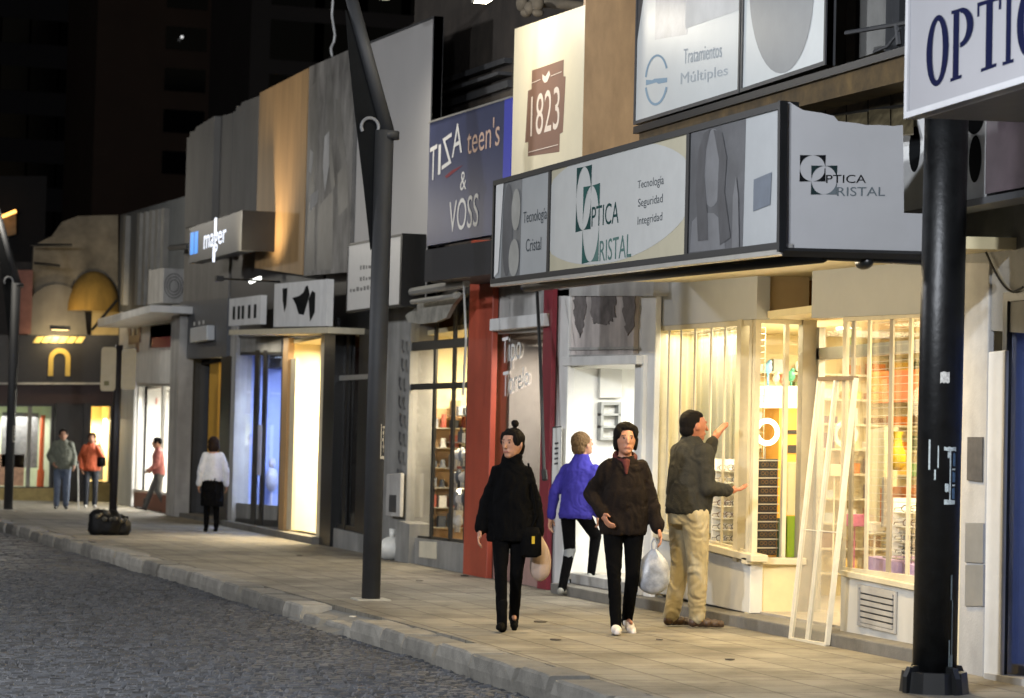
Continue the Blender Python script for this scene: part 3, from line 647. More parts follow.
# black spectacle rack
t = thing('spectacle_rack', 'tall black rack of dark sunglasses in the optician corner window under the ring lamp', 'rack', (onY(767, 555, Yc + .12).x, Yc + .12, zs))
q = frY(Yc + .12, 758, 777, 459, 555); bm = B(); slab(bm, q, (0, .05, 0)); part('board', bm, mat('rack black', '17161a', .4, var=.1), t)
bm = B()
for i in range(11): slab(bm, sub(q, -.03, 1.03, i / 11 + .01, i / 11 + .022, .03), (0, .03, 0))
part('shelf', bm, M['alu'], t)
bm = B()
for i in range(11):
    for k in range(2):
        u0 = .08 + k * .46
        ring(bm, sub(q, u0, u0 + .2, i / 11 + .035, i / 11 + .08, .02), .5, .5, .5, .5, .32, .32, .0, n=10); ring(bm, sub(q, u0 + .2, u0 + .4, i / 11 + .035, i / 11 + .08, .02), .5, .5, .5, .5, .32, .32, .0, n=10)
part('sunglasses', bm, mat('tortoise frames', '6b5840', .25, var=.3), t)
# orange cabinet behind, white box, green board, ornaments
t = thing('cabinet', 'orange wooden cabinet with two dark slots inside the optician corner window', 'cabinet', (WX + .9, Yc + 1.2, .12))
q = frY(Yc + 1.15, 778, 806, 408, 560); bm = B(); slab(bm, q, (0, .4, 0)); part('carcass', bm, mat('orange cabinet', 'd39a3c', .5, var=.12), t)
bm = B(); slab(bm, frY(Yc + 1.14, 788, 802, 430, 434), (0, .03, 0)); slab(bm, frY(Yc + 1.14, 788, 803, 445, 453), (0, .03, 0)); part('slot', bm, M['dark_in'], t)
t = thing('white_box', 'white display box on top of the orange cabinet holding small ornaments', 'box', (WX + .9, Yc + 1.2, 1.8))
q = frY(Yc + 1.12, 759, 805, 386, 408); bm = B(); slab(bm, q, (0, .3, 0)); part('carcass', bm, M['white'], t); bm = B(); frame_q(bm, sub(q, .1, .3, .1, .8, .01), .01, .02); part('emblem', bm, M['creamfr'], t)
cols = ('6fa3c8', 'c9b49a', 'b56a54', '3f8a6a', 'd8d0c0', 'a87860')
for i, (px, py, r) in enumerate(((768, 368, .04), (776, 378, .035), (783, 379, .035), (791, 376, .04), (799, 366, .04), (802, 378, .035))):
    p = onY(px, py, Yc + 1.2); bm = B(); ell(bm, p, (r, r, r * 1.3), seg=10); ell(bm, p + Vector((r * .4, 0, r * 1.3)), (r * .6, r * .6, r * .6), seg=8)
    bar(bm, p - Vector((0, 0, r * 1.2)), onY(px, 386, Yc + 1.2), .012)
    solo('ornament', bm, mat('ornament ' + cols[i], cols[i], .5, var=.3, scale=30), ('pale blue', 'beige', 'brick red', 'green', 'ivory', 'brown')[i] + ' little figure ornament above the white box in the optician window', 'ornament', 'ornaments in the optician window', True)
bm = B(); q = frY(Yc + .1, 787, 799, 516, 563); slab(bm, q, (0, .03, 0)); solo('green_card', bm, mat('lime card', '9ab82e', .5, var=.1), 'lime green card standing in the optician corner window beside the black rack', 'card')
bm = B(); q = frY(Yc + .13, 778, 787, 518, 563); slab(bm, q, (0, .03, 0)); solo('dark_green_card', bm, mat('dark green card', '27472c', .5, var=.1), 'dark green card between the lime card and the black sunglasses rack', 'card')
bm = B(); q = frY(Yc + .25, 788, 799, 462, 515); slab(bm, q, (0, .02, 0)); solo('cream_card', bm, mat('cream card', 'e6d9ac', .5, var=.05), 'tall cream card standing above the lime green card in the corner window', 'card')
bm = B(); bar(bm, onY(757, 326, Yc + .3), onY(756, 342, Yc + .3), .035); solo('green_tag', bm, emit('green tube', '8fe08a', 1.2), 'small green glowing tag hung at the top of the optician corner window', 'tag')
# steps of shelves with spectacles (left window, low)
def spectacles():
    bm = B()
    for s in (-1, 1):
        prev = None
        k = []
        for i in range(12):
            a = 2 * math.pi * i / 12; k.append(Vector((s * .034 + .029 * math.cos(a), 0, .02 + .02 * math.sin(a))))
        tube(bm, k + [k[0]], .0035, 4); tube(bm, [Vector((s * .063, 0, .026)), Vector((s * .066, .11, .022)), Vector((s * .06, .135, .008))], .003, 4)
    tube(bm, [Vector((-.006, 0, .026)), Vector((.006, 0, .026))], .003, 4)
    return bm
spm = [mat('spec frame ' + k, k, .25, metal=mt, var=0) for k, mt in (('1c1a18', 0), ('8d8472', .9), ('5a3a22', 0), ('c9c4b8', .9))]
meshes = [finish('spectacles', spectacles(), m_) for m_ in spm]
glm = mat('frosted shelf', 'e8e6da', .15, var=0)
nspec = 0
def spectacle_board(label, X0, X1, Y, z0, z1, rows, cols):
    global nspec
    t = thing('spectacle_display', label, 'display', ((X0 + X1) / 2, Y, z0))
    bm = B(); box(bm, X0, X1, Y, Y + .015, z0 - .02, z1); part('backing_panel', bm, mat('display white', 'eeeae0', .4, var=.04), t)
    for k in range(rows):
        z = z0 + (z1 - z0) * k / rows; bm = B(); box(bm, X0, X1, Y - .15, Y - .002, z - .008, z); part('shelf_board', bm, glm, t)
        for j in range(cols):
            o = bpy.data.objects.new('spectacles', meshes[random.randrange(4)]); COL.objects.link(o); nspec += 1
            o.location = (X0 + (X1 - X0) * (j + .5) / cols + random.uniform(-.01, .01), Y - .14, z); o.rotation_euler = (0, 0, random.uniform(-.3, .3)); o.scale = (1.1, .9, 1.3)
            o['category'] = 'spectacles'; o['label'] = 'pair of spectacles standing on the white display shelves in the optician windows'; o['group'] = 'spectacles in the optician windows'
spectacle_board('white stepped board of spectacles in the optician window beside the man', WX + .05, WX + .46, 20.2, .58, 1.42, 8, 3)
spectacle_board('small white board of spectacles in the right optician window', WX + .25, WX + .80, 16.9, .72, 1.15, 4, 4)
spectacle_board('narrow white board of spectacles beside the black rack', WX + .06, WX + .22, Yc + .35, .58, 1.25, 6, 1)
t = thing('wall_shelving', 'tall cream shelving full of small cases on the far wall of the optician', 'shelving', (9.6, YL - .3, .12))
bm = B(); box(bm, 8.42, 11.3, YL - .14, YL - .1, .12, 2.45); part('back_panel', bm, mat('shelving cream', 'd8c89a', .6, var=.05), t)
case_m = [finish('spectacle_case', box(B(), -.08, .08, -.05, .05, 0, .09), mat('case ' + c_, c_, .5, var=.15)) for c_ in ('c9782e', 'e6e0d0', '7a5a3a', 'a8b0b4', '5a3a4a', 'd8b050', '6a7a4a')]
for k in range(9):
    z = .35 + k * .24; bm = B(); box(bm, 8.42, 11.3, YL - .34, YL - .145, z - .02, z); part('shelf_board', bm, M['creamfr'], t)
    for j in range(11):
        if random.random() < .15: continue
        o = bpy.data.objects.new('spectacle_case', case_m[random.randrange(7)]); COL.objects.link(o); o.location = (8.56 + j * .255, YL - .24, z); o.scale = (random.uniform(.7, 1.3), 1, random.uniform(.7, 1.7))
        o['category'] = 'case'; o['label'] = 'small case on the cream shelving at the far wall of the optician'; o['group'] = 'cases on the far shelving'
# right window: orange panels, yellow vase, lavender cloth, wire baskets
for nm, px0, px1, py0, py1, X_, c_, lb in (('orange_poster', 868, 918, 372, 402, 1.4, 'd9782c', 'upper orange poster panel inside the right optician window'),
                                     ('orange_box', 880, 916, 488, 522, .7, 'dd8433', 'orange box on the lower shelf inside the right optician window'),
                                     ('cream_banner', 867, 884, 430, 522, .9, 'e8dcae', 'tall cream banner inside the right optician window')):
    q = fr(WX + X_, px0, px1, py0, py0 - 3, py1 - 1, py1 + 1); bm = B(); slab(bm, q, (.12, 0, 0)); solo(nm, bm, mat(nm, c_, .5, var=.12, scale=5), lb, nm.split('_')[1])
p = onX(897, 470, WX + .6)
t = thing('vase', 'yellow glass vase inside the right optician window', 'vase', p)
bm = B()
prof = [(.03, 0), (.07, .04), (.075, .12), (.04, .2), (.03, .27), (.05, .31)]
rws = [[bm.verts.new((p.x + r * math.cos(a), p.y + r * math.sin(a), p.z + h)) for a in [2 * math.pi * i / 16 for i in range(16)]] for r, h in prof]
for a, b_ in zip(rws[:-1], rws[1:]):
    for i in range(16): bm.faces.new([a[i], a[(i + 1) % 16], b_[(i + 1) % 16], b_[i]])
bm.faces.new(rws[0][::-1]); part('body', bm, mat('yellow glass', 'c8a92c', .15, var=.1), t, True)
t = thing('display_table', 'low display table under a lavender cloth inside the right optician window', 'table', onX(890, 575, WX + .4))
q = fr(WX + .25, 866, 957, 556, 574, 588, 574); bm = B(); slab(bm, q, (.5, 0, 0)); part('cloth', bm, mat('lavender cloth', 'b79cc2', .7, var=.2, scale=6), t)
bm = B(); z = max(v.z for v in q)
for i in range(5):
    for k in range(9): bar(bm, (WX + .3, q[1].y + .2 + .13 * k, z + .05 * i), (WX + .3, q[1].y + .2 + .13 * k + .11, z + .05 * i), .006, n=4); bar(bm, (WX + .3, q[1].y + .2 + .13 * k, z), (WX + .3, q[1].y + .2 + .13 * k, z + .22), .004, n=4)
part('wire_tray', bm, M['alu'], t)
for i, (px, py) in enumerate(((828, 470), (848, 520), (868, 528), (903, 530), (915, 470))):
    p = onX(px, py, WX + .5); bm = B(); box(bm, p.x, p.x + .12, p.y - .06, p.y + .06, p.z - .05, p.z + .05); bar(bm, p + Vector((.06, 0, -.05)), Vector((p.x + .06, p.y, .14)), .008)
    solo('display_block', bm, mat('display ' + str(i), ('d8c8a0', 'c46a8c', 'e0dccc', 'c09a50', '7c9c50')[i], .5, var=.2), ('cream', 'pink', 'white', 'ochre', 'green')[i] + ' display block on a thin stem inside the right optician window', 'display block', 'display blocks in the right window', bevel=.006)
t = thing('wire_display_grid', 'yellowish wire mesh grid with thin cross wires behind the right optician window', 'display grid', (WX + .2, 16, .7))
bm = B(); zz = .7
while zz < 2.6: bar(bm, (WX + .16, YR + .1, zz), (WX + .16, Yrw - .1, zz), .003, n=4); zz += .06
part('wire', bm, M['mesh'], t)

# =================================================================== 3 the white doorway
b3 = thing('shop_building', 'narrow white shop with open bright doorway and stained panel over it', 'shop', (8, 23, 0), 'shop buildings along the pavement')
P('pilaster', fr(D + .05, 550, 566, 290, 288, None, None, 440), M['white'], b3, .08, .01)
P('pilaster', fr(D + .13, 633, 653, 288, 284, None, None, 440), M['white'], b3, .06, .01)
P('wall', fr(D + .05, 549, 654, 240, 230, 296, 296, 268), M['lgrey'], b3, .2)
stain = mat('stained panel', 'c9c0bb', .6, var=.35, scale=1.3, streak=.45)
P('transom_panel', fr(D + .08, 565, 634, 290, 288, 356, 357, 322), stain, b3, .1)
bm = B(); q = fr(D + .06, 565, 634, 290, 288, 356, 357, 322); slab(bm, sub(q, 0, 1, .86, .9), (.05, 0, 0)); slab(bm, sub(q, 0, 1, .97, 1.0), (.05, 0, 0))
for pl_ in ([(.12, 0), (.3, 0), (.29, .45), (.2, .72), (.13, .42)], [(.37, 0), (.72, 0), (.73, .42), (.62, .53), (.42, .52), (.38, .4)], [(.8, 0), (1, 0), (1, .5), (.9, .7), (.84, .4)]): pass
part('trim', bm, M['lgrey'], b3)
bm = B()
for pl_ in ([(.10, .02), (.3, .02), (.29, .45), (.21, .72), (.13, .42)], [(.37, .02), (.72, .02), (.73, .42), (.62, .53), (.42, .52), (.38, .4)], [(.8, .02), (.99, .02), (.99, .5), (.9, .7), (.84, .4)]): 
    ed = []
    for (a, b_), (c_, d_) in zip(pl_, pl_[1:] + pl_[:1]):
        for k in range(8): u = k / 8; n_ = .035 * noise.noise(Vector((a * 5 + u * 3, b_ * 5 + u * 3, 1.))); ed.append((a + (c_ - a) * u + n_, max(.015, b_ + (d_ - b_) * u + n_)))
    slab(bm, [qpt(q, a, b_, -.012) for a, b_ in ed], (.01, 0, 0))
part('grime_stain', bm, mat('soot stain', '6b6563', .9, var=.5, scale=5), b3)
P('door_head', fr(D + .02, 562, 636, 357, 355, 364, 366, 361), M['white'], b3, .16, .006)
y0, y1 = onX(633, 470, D).y, onX(566, 470, D).y
room(b3, y0 + .02, y1 + .25, D + .09, 11.5, .2, zat(D, y1, 366) - .01, M['interior_white'])
bm = B(); box(bm, D - .14, D + .3, y0, y1, -.05, .1); part('step', bm, M['stone'], b3, bevel=.01); bm = B(); box(bm, D + .08, D + .34, y0, y1, .1, .205); part('step', bm, M['lgrey'], b3, bevel=.01)
P('upper_wall', [Vector((8.06, onX(549, 300, D).y, 2.6)), Vector((8.06, YL + .12, 2.6)), Vector((8.06, YL + .12, 9)), Vector((8.06, onX(549, 300, D).y, 9))], M['brown'], b3, .3)
lamp('white shop light', 'AREA', (8.5, (y0 + y1) / 2 - .2, zat(D, y1, 366) - .08), 90, (1, .97, .88), 1.2)
t = thing('wall_cabinet', 'white wall cabinet with open grey shelves inside the bright doorway', 'cabinet', (10.5, (y0 + y1) / 2, 1))
bm = B(); slab(bm, frY(y1 + .1, 600, 622, 367, 398), (0, .08, 0)); part('carcass', bm, mat('cabinet pale', 'c8c8c4', .5, var=.03), t, bevel=.006)
bm = B(); q = frY(y1 + .06, 601, 621, 402, 440); frame_q(bm, q, .03, .12); slab(bm, sub(q, 0, 1, .3, .36), (0, .12, 0)); slab(bm, sub(q, 0, 1, .62, .68), (0, .12, 0)); part('shelf', bm, mat('grey shelf', '8f918f', .5, var=.05), t)
bm = B(); box(bm, 9.2, 10.4, y0 + .08, y0 + .5, .2, 1.05); solo('shop_counter', bm, M['white'], 'white counter inside the bright doorway', 'counter', bevel=.01)
t = thing('paper_notice', 'white sheet of printed paper taped low on the white pilaster behind the walkers', 'notice', onX(555, 460, D - .03))
q = fr(D - .026, 552, 561, 427, 426, 489, 491); part('sheet', slab(B(), q, (.004, 0, 0)), mat('paper', 'dcdcd6', .8, var=.04), t)
bm = B(); frame_q(bm, q, .012, .002, .002)
for k in range(5): shape(bm, sub(q, .3, .7, .25 + k * .08, .28 + k * .08, .003), [(0, 0), (1, 0), (1, 1), (0, 1)], 0)
part('print', bm, M['dgrey'], t)

# =================================================================== 4 the shop with the red column
b4 = thing('shop_building', 'shop with orange red column between a small-paned black window and lettered glass', 'shop', (8, 27, 0), 'shop buildings along the pavement')
P('column', fr(7.62, 466.5, 490, 240, 240, None, None, 420), M['red'], b4, .07, .008)
P('jamb', fr(D - .03, 541, 550, 285, 285, None, None, 420), M['dred'], b4, .05)
P('fascia_panel', fr(D + .02, 489, 542, 240, 235, 317, 319), M['lgrey'], b4, .15)
P('ledge', fr(D - .10, 489.5, 543, 319, 313, 326, 331), M['white'], b4, .3, .01)
q = fr(D + .01, 488, 543, 330, 327, 560, 549, 440)
fg = part('window_frame', frame_q(B(), q, .05, .03), M['alu'], b4); pane(q, fg, off=.02)
bm = B(); text(bm, fr(D + .022, 502, 521, 338, 333, 366, 372), 'Tipo', 0); text(bm, fr(D + .022, 503, 529, 372, 366, 384, 398), 'Torelo', 0); part('lettering', bm, mat('white vinyl', 'e8e8e6', .5, var=0), fg, label='white painted words on the shop glass')
P('base_wall', fr(D + .02, 489, 542, 551, 560, None, None, 565), mat('mauve base', '9b7b73', .7, var=.15), b4, .2)
bm = B(); tube(bm, [onX(537, 292, 7.45), onX(540, 350, 7.4), onX(544, 470, 7.4)], .018); tube(bm, [onX(544, 470, 7.4), onX(545, 480, 7.4)], .03); solo('awning_crank', bm, M['black'], 'thin black awning rod hanging beside the dark red jamb', 'rod')
yb, ya = onX(541, 440, D).y, onX(489, 440, D).y
room(b4, yb, ya - .05, D + .2, 9.6, .1, 2.75, mat('mauve shop wall', '8c8883', .8, var=.1))
bm = B(); slab(bm, fr(9.3, 498, 523, 430, 428, 520, 524), (.2, 0, 0)); solo('wooden_shelf_unit', bm, mat('pale wood', 'c0966a', .5, var=.2), 'pale wooden shelf unit behind the lettered glass', 'shelf')
bm = B(); slab(bm, fr(9.2, 523, 542, 432, 430, 520, 524), (.2, 0, 0)); solo('cream_cabinet', bm, M['interior_cream'], 'cream cabinet behind the lettered glass beside the dark red jamb', 'cabinet')
lamp('lettered shop light', 'AREA', (8.3, (ya + yb) / 2, 2.65), 80, (1, .88, .74), .8)
# small-paned window, far side of the column
q0 = fr(D, 407, 467, 300, 288, 545, 539, 425)
fw = M['black']
fb = part('window_frame', frame_q(B(), q0, .06, .035), mat('black brown frame', '2c2a25', .5, var=.2), b4)
fbm = mat('black brown frame', '2c2a25')
for px in (433, 452):
    bm = B(); p = onX(px, 420, D); box(bm, D, D + .03, p.y - .05, p.y + .05, zat(D, p.y, 541), zat(D, p.y, 293)); part('mullion', bm, fbm, fb)
for a, c_, th in ((347, 343, 9), (387, 386, 6)):
    part('transom', slab(B(), fr(D - .006, 408, 467, a - th / 2, c_ - th / 2 - 1, c_ + th / 2 - 1, a + th / 2), (.03, 0, 0)), fbm, fb)
pane(q0, fb, off=.022)
P('base_wall', fr(D - .03, 400, 467, 536, 544, None, None, 555), M['grey'], b4, .3)
bm = B(); slab(bm, fr(D - .042, 419, 436, 541, 542, 559, 557), (.02, 0, 0)); part('meter_hatch', bm, mat('pale hatch', 'c9c2ae', .6, var=.1), b4)
P('upper_fascia', fr(D + .03, 404, 490, 230, 225, 292, 303), M['brown'], b4, .2)
yb, ya = onX(466, 440, D).y, onX(404, 440, D).y
room(b4, yb, ya, D + .2, 9.8, .1, 2.95, M['interior_cream'])
bm = B(); box(bm, 8.6, 8.66, onX(452, 440, 8.6).y, onX(434, 440, 8.6).y, .1, 2.3); solo('yellow_panel', bm, mat('yellow panel', 'e0b65a', .6, var=.05), 'tall yellow panel behind the middle of the black framed window', 'panel')
lamp('paned shop light', 'AREA', (8.4, (ya + yb) / 2, 2.85), 230, (1, .86, .62), .9)
bm = B(); ell(bm, onX(461, 495, 8.3), (.08, .08, .08)); solo('globe_lamp', bm, emit('globe', 'fff1cf', 14), 'small bright globe lamp low behind the black framed window', 'lamp', smooth=True)
sh = thing('goods_shelf', 'wire shelves crowded with small goods behind the black framed window', 'shelf', onX(440, 530, 8.2))
for k in range(5):
    p = onX(440, 520 - k * 26, 8.25); bm = B(); box(bm, 8.2, 8.5, yb + .1, ya - .15, p.z - .01, p.z); part('shelf_board', bm, M['alu'], sh)
rg = random.Random(5)
gm = [mat('goods ' + c_, c_, .5, var=.2, scale=20) for c_ in ('d9d4ca', '8a8d92', 'b05a48', '51555c', 'e6e2da', '9c8a6a')]
for k in range(5):
    z = onX(440, 520 - k * 26, 8.25).z
    for j in range(9):
        if k > 1 and j in (3, 4): continue
        y = yb + .2 + j * (ya - yb - .45) / 8; h = rg.uniform(.08, .2); bm = B()
        if rg.random() < .5: box(bm, 8.24, 8.24 + rg.uniform(.08, .15), y - .06, y + .06, z, z + h)
        else: bar(bm, (8.3, y, z), (8.3, y, z + h * .7), .05, .045, 10); bar(bm, (8.3, y, z + h * .7), (8.3, y, z + h), .02, .02, 8)
        solo('packaged_good', bm, gm[rg.randrange(6)], 'small packaged good on the wire shelves behind the black framed window', 'packaged good', 'small goods on the wire shelves')
t = thing('goods_rack', 'white rack of packed goods at the far side of the black framed window', 'rack', (8.1, ya - .2, .1))
bm = B(); box(bm, 7.82, 8.7, ya - .1, ya - .07, .1, 2.0); part('back_panel', bm, mat('rack tan', 'c09c70', .6, var=.1), t)
for k in range(6):
    z = .45 + k * .26; bm = B(); box(bm, 7.82, 8.7, ya - .3, ya - .105, z - .015, z); part('shelf_board', bm, M['alu'], t)
    for j in range(6):
        if rg.random() < .2: continue
        h = rg.uniform(.08, .2); x = 7.88 + j * .14; bm = B()
        if rg.random() < .6: box(bm, x - .05, x + .05, ya - .26, ya - .16, z, z + h)
        else: bar(bm, (x, ya - .2, z), (x, ya - .2, z + h), .045, .03, 10)
        solo('packaged_good', bm, gm[rg.randrange(6)], 'small packaged good on the wire shelves behind the black framed window', 'packaged good', 'small goods on the wire shelves')
for j in range(14):
    p = onX(456 + (j % 4) * 3, 455 + (j // 4) * 22, 8.0); bm = B(); ell(bm, p, (.05, .07, .06 + .02 * (j % 3)), seg=8); bar(bm, p, p - Vector((0, 0, .14)), .02)
    solo('packaged_good', bm, gm[(0, 4, 1, 4, 0, 3)[j % 6]], 'small packaged good on the wire shelves behind the black framed window', 'packaged good', 'small goods on the wire shelves', True)
# torn fabric awning over it
t = thing('torn_awning', 'rolled torn grey awning with metal arms over the black framed window', 'awning', onX(435, 300, 7.3))
bm = B(); pts = [(405, 316), (422, 300), (448, 296), (458, 290), (462, 294), (452, 306), (446, 318), (436, 322), (420, 324), (408, 322)]
slab(bm, [onX(a, b_, 7.35) for a, b_ in pts], (.05, 0, 0)); part('fabric', bm, mat('grimy awning cloth', '8d8a80', .9, var=.4, scale=5, bump=.5), t)
bm = B(); bar(bm, onX(412, 292, 7.25), onX(466, 283, 7.25), .05); bar(bm, onX(412, 302, 7.2), onX(455, 296, 7.2), .03); tube(bm, [onX(464, 285, 7.2), onX(466, 340, 7.2), onX(463, 395, 7.2)], .014); part('roller', bm, M['alu'], t)
P('upper_wall', [Vector((8.2, onX(430, 100, 8.2).y + 1, 3)), Vector((8.2, onX(549, 300, D).y - .03, 3)), Vector((8.2, onX(549, 300, D).y - .03, 9)), Vector((8.2, onX(430, 100, 8.2).y + 1, 9))], M['brown'], b4, .3)
bm = B()
for k, (dy, th, dx) in enumerate(((0, .09, .1), (14, .06, .18), (22, .12, .06))):
    slab(bm, [v - Vector((dx, 0, 0)) for v in fr(8.2, 436, 512, 84 + dy, 58 + dy, 58 + dy + th * 60, 84 + dy + th * 60)], (dx, 0, 0))
part('cornice', bm, M['dgrey'], b4)

# navy sign and its canopy
t = thing('navy_sign', 'navy blue sign board lettered for teens beside the bright cream sign', 'sign', onX(465, 245, 6.9))
NX = 6.9
q = fr(NX, 428.5, 503, 123, 98, 233, 246, 175); part('panel', slab(B(), q, (.12, 0, 0)), mat('navy board', '3a4160', .35, var=.12, scale=2), t)
q_ = fr(NX - .004, 503, 510.5, 97.5, 97.5, 232, 233, 165); part('edge', slab(B(), q_, (.13, 0, 0)), mat('bright blue edge', '4048b4', .4, var=.05), t)
bm = B(); slab(bm, fr(NX - .01, 428.5, 510, 121.5, 96, 98, 123.5, 110), (.14, 0, 0)); part('top_trim', bm, M['alu'], t)
bm = B(); wt = ink('silver letters', 'dedad2')
text(bm, fr(NX, 430, 437, 148, 144, 178, 182), 'T'); text(bm, fr(NX, 438.5, 441, 145, 144, 174, 175), 'I'); text(bm, fr(NX, 442.5, 452, 139, 132, 163, 170), 'Z', flip=True); text(bm, fr(NX, 452.5, 462.5, 127, 120, 152, 158), 'A')
text(bm, fr(NX, 460.5, 466.5, 172, 171, 189, 191), '&'); text(bm, fr(NX, 449.5, 478.5, 202, 192.5, 226, 233), 'VOSS'); part('lettering', bm, wt, t)
bm = B(); text(bm, fr(NX, 467.5, 500, 127, 115, 145, 155), "teen's"); part('lettering', bm, ink('peach letters', 'd0b09a'), t)
bm = B(); shape(bm, fr(NX, 445, 463, 170, 165, 171, 179), [(0, .7), (.4, .3), (1, 0), (.6, .6), (.1, 1)]); part('swoosh', bm, M['dred'], t)
t = thing('shop_canopy', 'dark blue black canopy box under the navy sign', 'canopy', onX(460, 280, 7.0), 'shop canopies')
part('box', slab(B(), fr(NX + .06, 425, 491, 250, 240, 274, 282), (.7, 0, 0)), mat('blue black canopy', '0d0f18', .6, var=.2), t)

# cream sign with brown emblem, lit from above
t = thing('cream_box_sign', 'bright cream box sign with brown plaque reading 1823, lit from above', 'sign', onX(545, 170, 6.55))
EX = 6.55
q = fr(EX, 513, 583, 29, 5, 175, 190, 100); part('panel', slab(B(), q, (.08, 0, 0)), mat('cream board', 'e8dcbc', .5, var=.06, scale=2), t)
y2 = q[1].y
zt_, zb_ = q[1].z + .5, q[2].z
bm = B(); slab(bm, [Vector((EX + .004, y2 - .004, zt_)), Vector((EX + .75, y2 - .004, zt_)), Vector((EX + .75, y2 - .004, zb_)), Vector((EX + .004, y2 - .004, zb_))], (0, .06, 0)); part('side_panel', bm, mat('tan plywood', 'b8946a', .6, var=.25, scale=1.6, stretch=(3, 3, 1), streak=.15), t)
brn = mat('brown plaque', '8a6a58', .5, var=.06); crm = mat('cream letters', 'ecdccb', .5, var=0)
qp = fr(EX, 527, 563.5, 91, 76, 132, 142.5)
bm = B(); shape(bm, qp, [(0.02, .0), (.12, .0), (.12, -.36), (.98, -.30), (.98, .0), (1.04, .02), (1.0, 1.0), (.92, 1.02), (.92, 1.34), (.06, 1.28), (.06, 1.0), (-.03, 1.0)], .004); part('plaque', bm, brn, t)
bm = B(); text(bm, sub(qp, .12, .9, .14, .92), '1823', .008)
for v_ in (-.12, 1.2): shape(bm, sub(qp, .1, .38 if v_ < 0 else .9, v_, v_ + .015, .008), [(0, 0), (1, 0), (1, 1), (0, 1)], 0)
shape(bm, sub(qp, .66, .95, -.10, -.085, .008), [(0, 0), (1, 0), (1, 1), (0, 1)], 0)
shape(bm, qp, [(.42, -.2), (.5, -.13), (.6, -.22), (.63, -.13), (.55, -.02), (.48, -.02), (.42, -.1)], .008); part('lettering', bm, crm, t)
t = thing('sign_floodlight', 'floodlight on a short arm above the cream sign', 'floodlight', onX(560, -25, 5.9))
q = fr(EX, 513, 583, 29, 5, 175, 190, 100); p = Vector((5.95, q[0].y * .55 + q[1].y * .45, q[1].z + .22)); bm = B(); box(bm, p.x - .08, p.x + .08, p.y - .12, p.y + .12, p.z - .02, p.z + .1); bar(bm, p + Vector((.08, 0, .05)), Vector((8.2, p.y, p.z + .2)), .02); part('housing', bm, M['black'], t)
bm = B(); box(bm, p.x - .06, p.x + .06, p.y - .1, p.y + .1, p.z - .026, p.z - .021); part('lens', bm, emit('flood lens', 'fff0d0', 12), t)
lamp('flood beam', 'POINT', p + Vector((-.12, 0, -.08)), 55, (1, .92, .76), .1)
t = thing('plaster_ornament', 'worn plaster scroll ornament over the cream sign', 'ornament', onX(530, 12, 7.0))
bm = B()
for px, py, r in ((522, 3, .09), (530, 8, .07), (538, 4, .08), (526, 13, .045), (538, 13, .04)): ell(bm, onX(px, py, 6.9), (.06, r, r), seg=10)
bar(bm, onX(530, 2, 6.9), onX(530, 2, 6.9) + Vector((1.2, 0, .0)), .05); part('scroll', bm, mat('old plaster', '6b6152', .8, var=.3, scale=9, bump=.4), t, True)

# =================================================================== 5 grey pillar and the dark shop
b5 = thing('shop_building', 'dark narrow shop with dim display between the grey graffiti pillar and the bright doorway', 'shop', (8, 33, 0), 'shop buildings along the pavement')
P('pillar', fr(D - .03, 382, 408, 306, 304, None, None, 430), M['grey'], b5, .35, .01)
P('pillar_base', fr(D - .11, 395, 409, 520, 524, None, None, 545), M['grey'], b5, .3)
P('pillar', fr(D - .05, 322, 333, 320, 318, None, None, 430), M['black'], b5, .3)
P('fascia', fr(D + .01, 326, 410, 230, 215, 326, 330, 280), M['black'], b5, .25)
P('base_wall', fr(D - .02, 333, 384, 528, 540, None, None, 545), M['grey'], b5, .3)
q = fr(D + .04, 334, 384, 330, 328, 538, 527, 430)
f5 = part('window_frame', frame_q(B(), q, .07, .04), M['black'], b5); pane(q, f5, M['glass2'])
for a, b_ in ((357, 368), (344, 347)):
    part('mullion', slab(B(), fr(D + .03, a, b_, 330, 329, 535, 533), (.03, 0, 0)), M['black'], f5)
part('transom', slab(B(), fr(D + .025, 334, 384, 376, 373, 378, 381), (.08, 0, 0)), M['alu'], f5)
ya5, yb5 = onX(333, 430, D).y, onX(384, 430, D).y
room(b5, yb5 + .05, ya5, D + .3, 9.4, .1, 2.9, mat('dim display wall', '6f6f72', .8, var=.2))
for i, (px, a, c_, col_) in enumerate(((352, 420, 455, 'd0cfca'), (349, 470, 500, '8d8d90'), (372, 470, 520, 'b9a98c'), (354, 340, 370, 'b0633e'), (371, 400, 440, '77757a'))):
    bm = B(); p0, p1 = onX(px, a, 8.3), onX(px, c_, 8.3)
    for s in range(6):
        u = s / 5
        pts_ = None
    prof_ = [(.06, 0), (.16, .06), (.13, .35), (.12, .6), (.19, 1)]
    rws = [[bm.verts.new((8.3 + r * .4 * math.sin(an), p0.y + r * math.cos(an), p0.z + (p1.z - p0.z) * h)) for an in [2 * math.pi * k / 12 for k in range(12)]] for r, h in prof_]
    for a_, c2 in zip(rws[:-1], rws[1:]):
        for k in range(12): bm.faces.new([a_[k], a_[(k + 1) % 12], c2[(k + 1) % 12], c2[k]])
    bm.faces.new(rws[0]); bm.faces.new(rws[-1])
    bar(bm, p0, p0 + Vector((0, 0, .2)), .008)
    solo('hanging_garment', bm, mat('garment ' + col_, col_, .8, var=.25, scale=12), ('white', 'grey', 'beige', 'rust', 'dark grey')[i] + ' garment hanging in the dim window beside the grey pillar', 'garment', 'garments in the dim window', True)
lamp('dim shop light', 'AREA', (8.4, (ya5 + yb5) / 2, 2.8), 30, (1, .92, .8), .6)
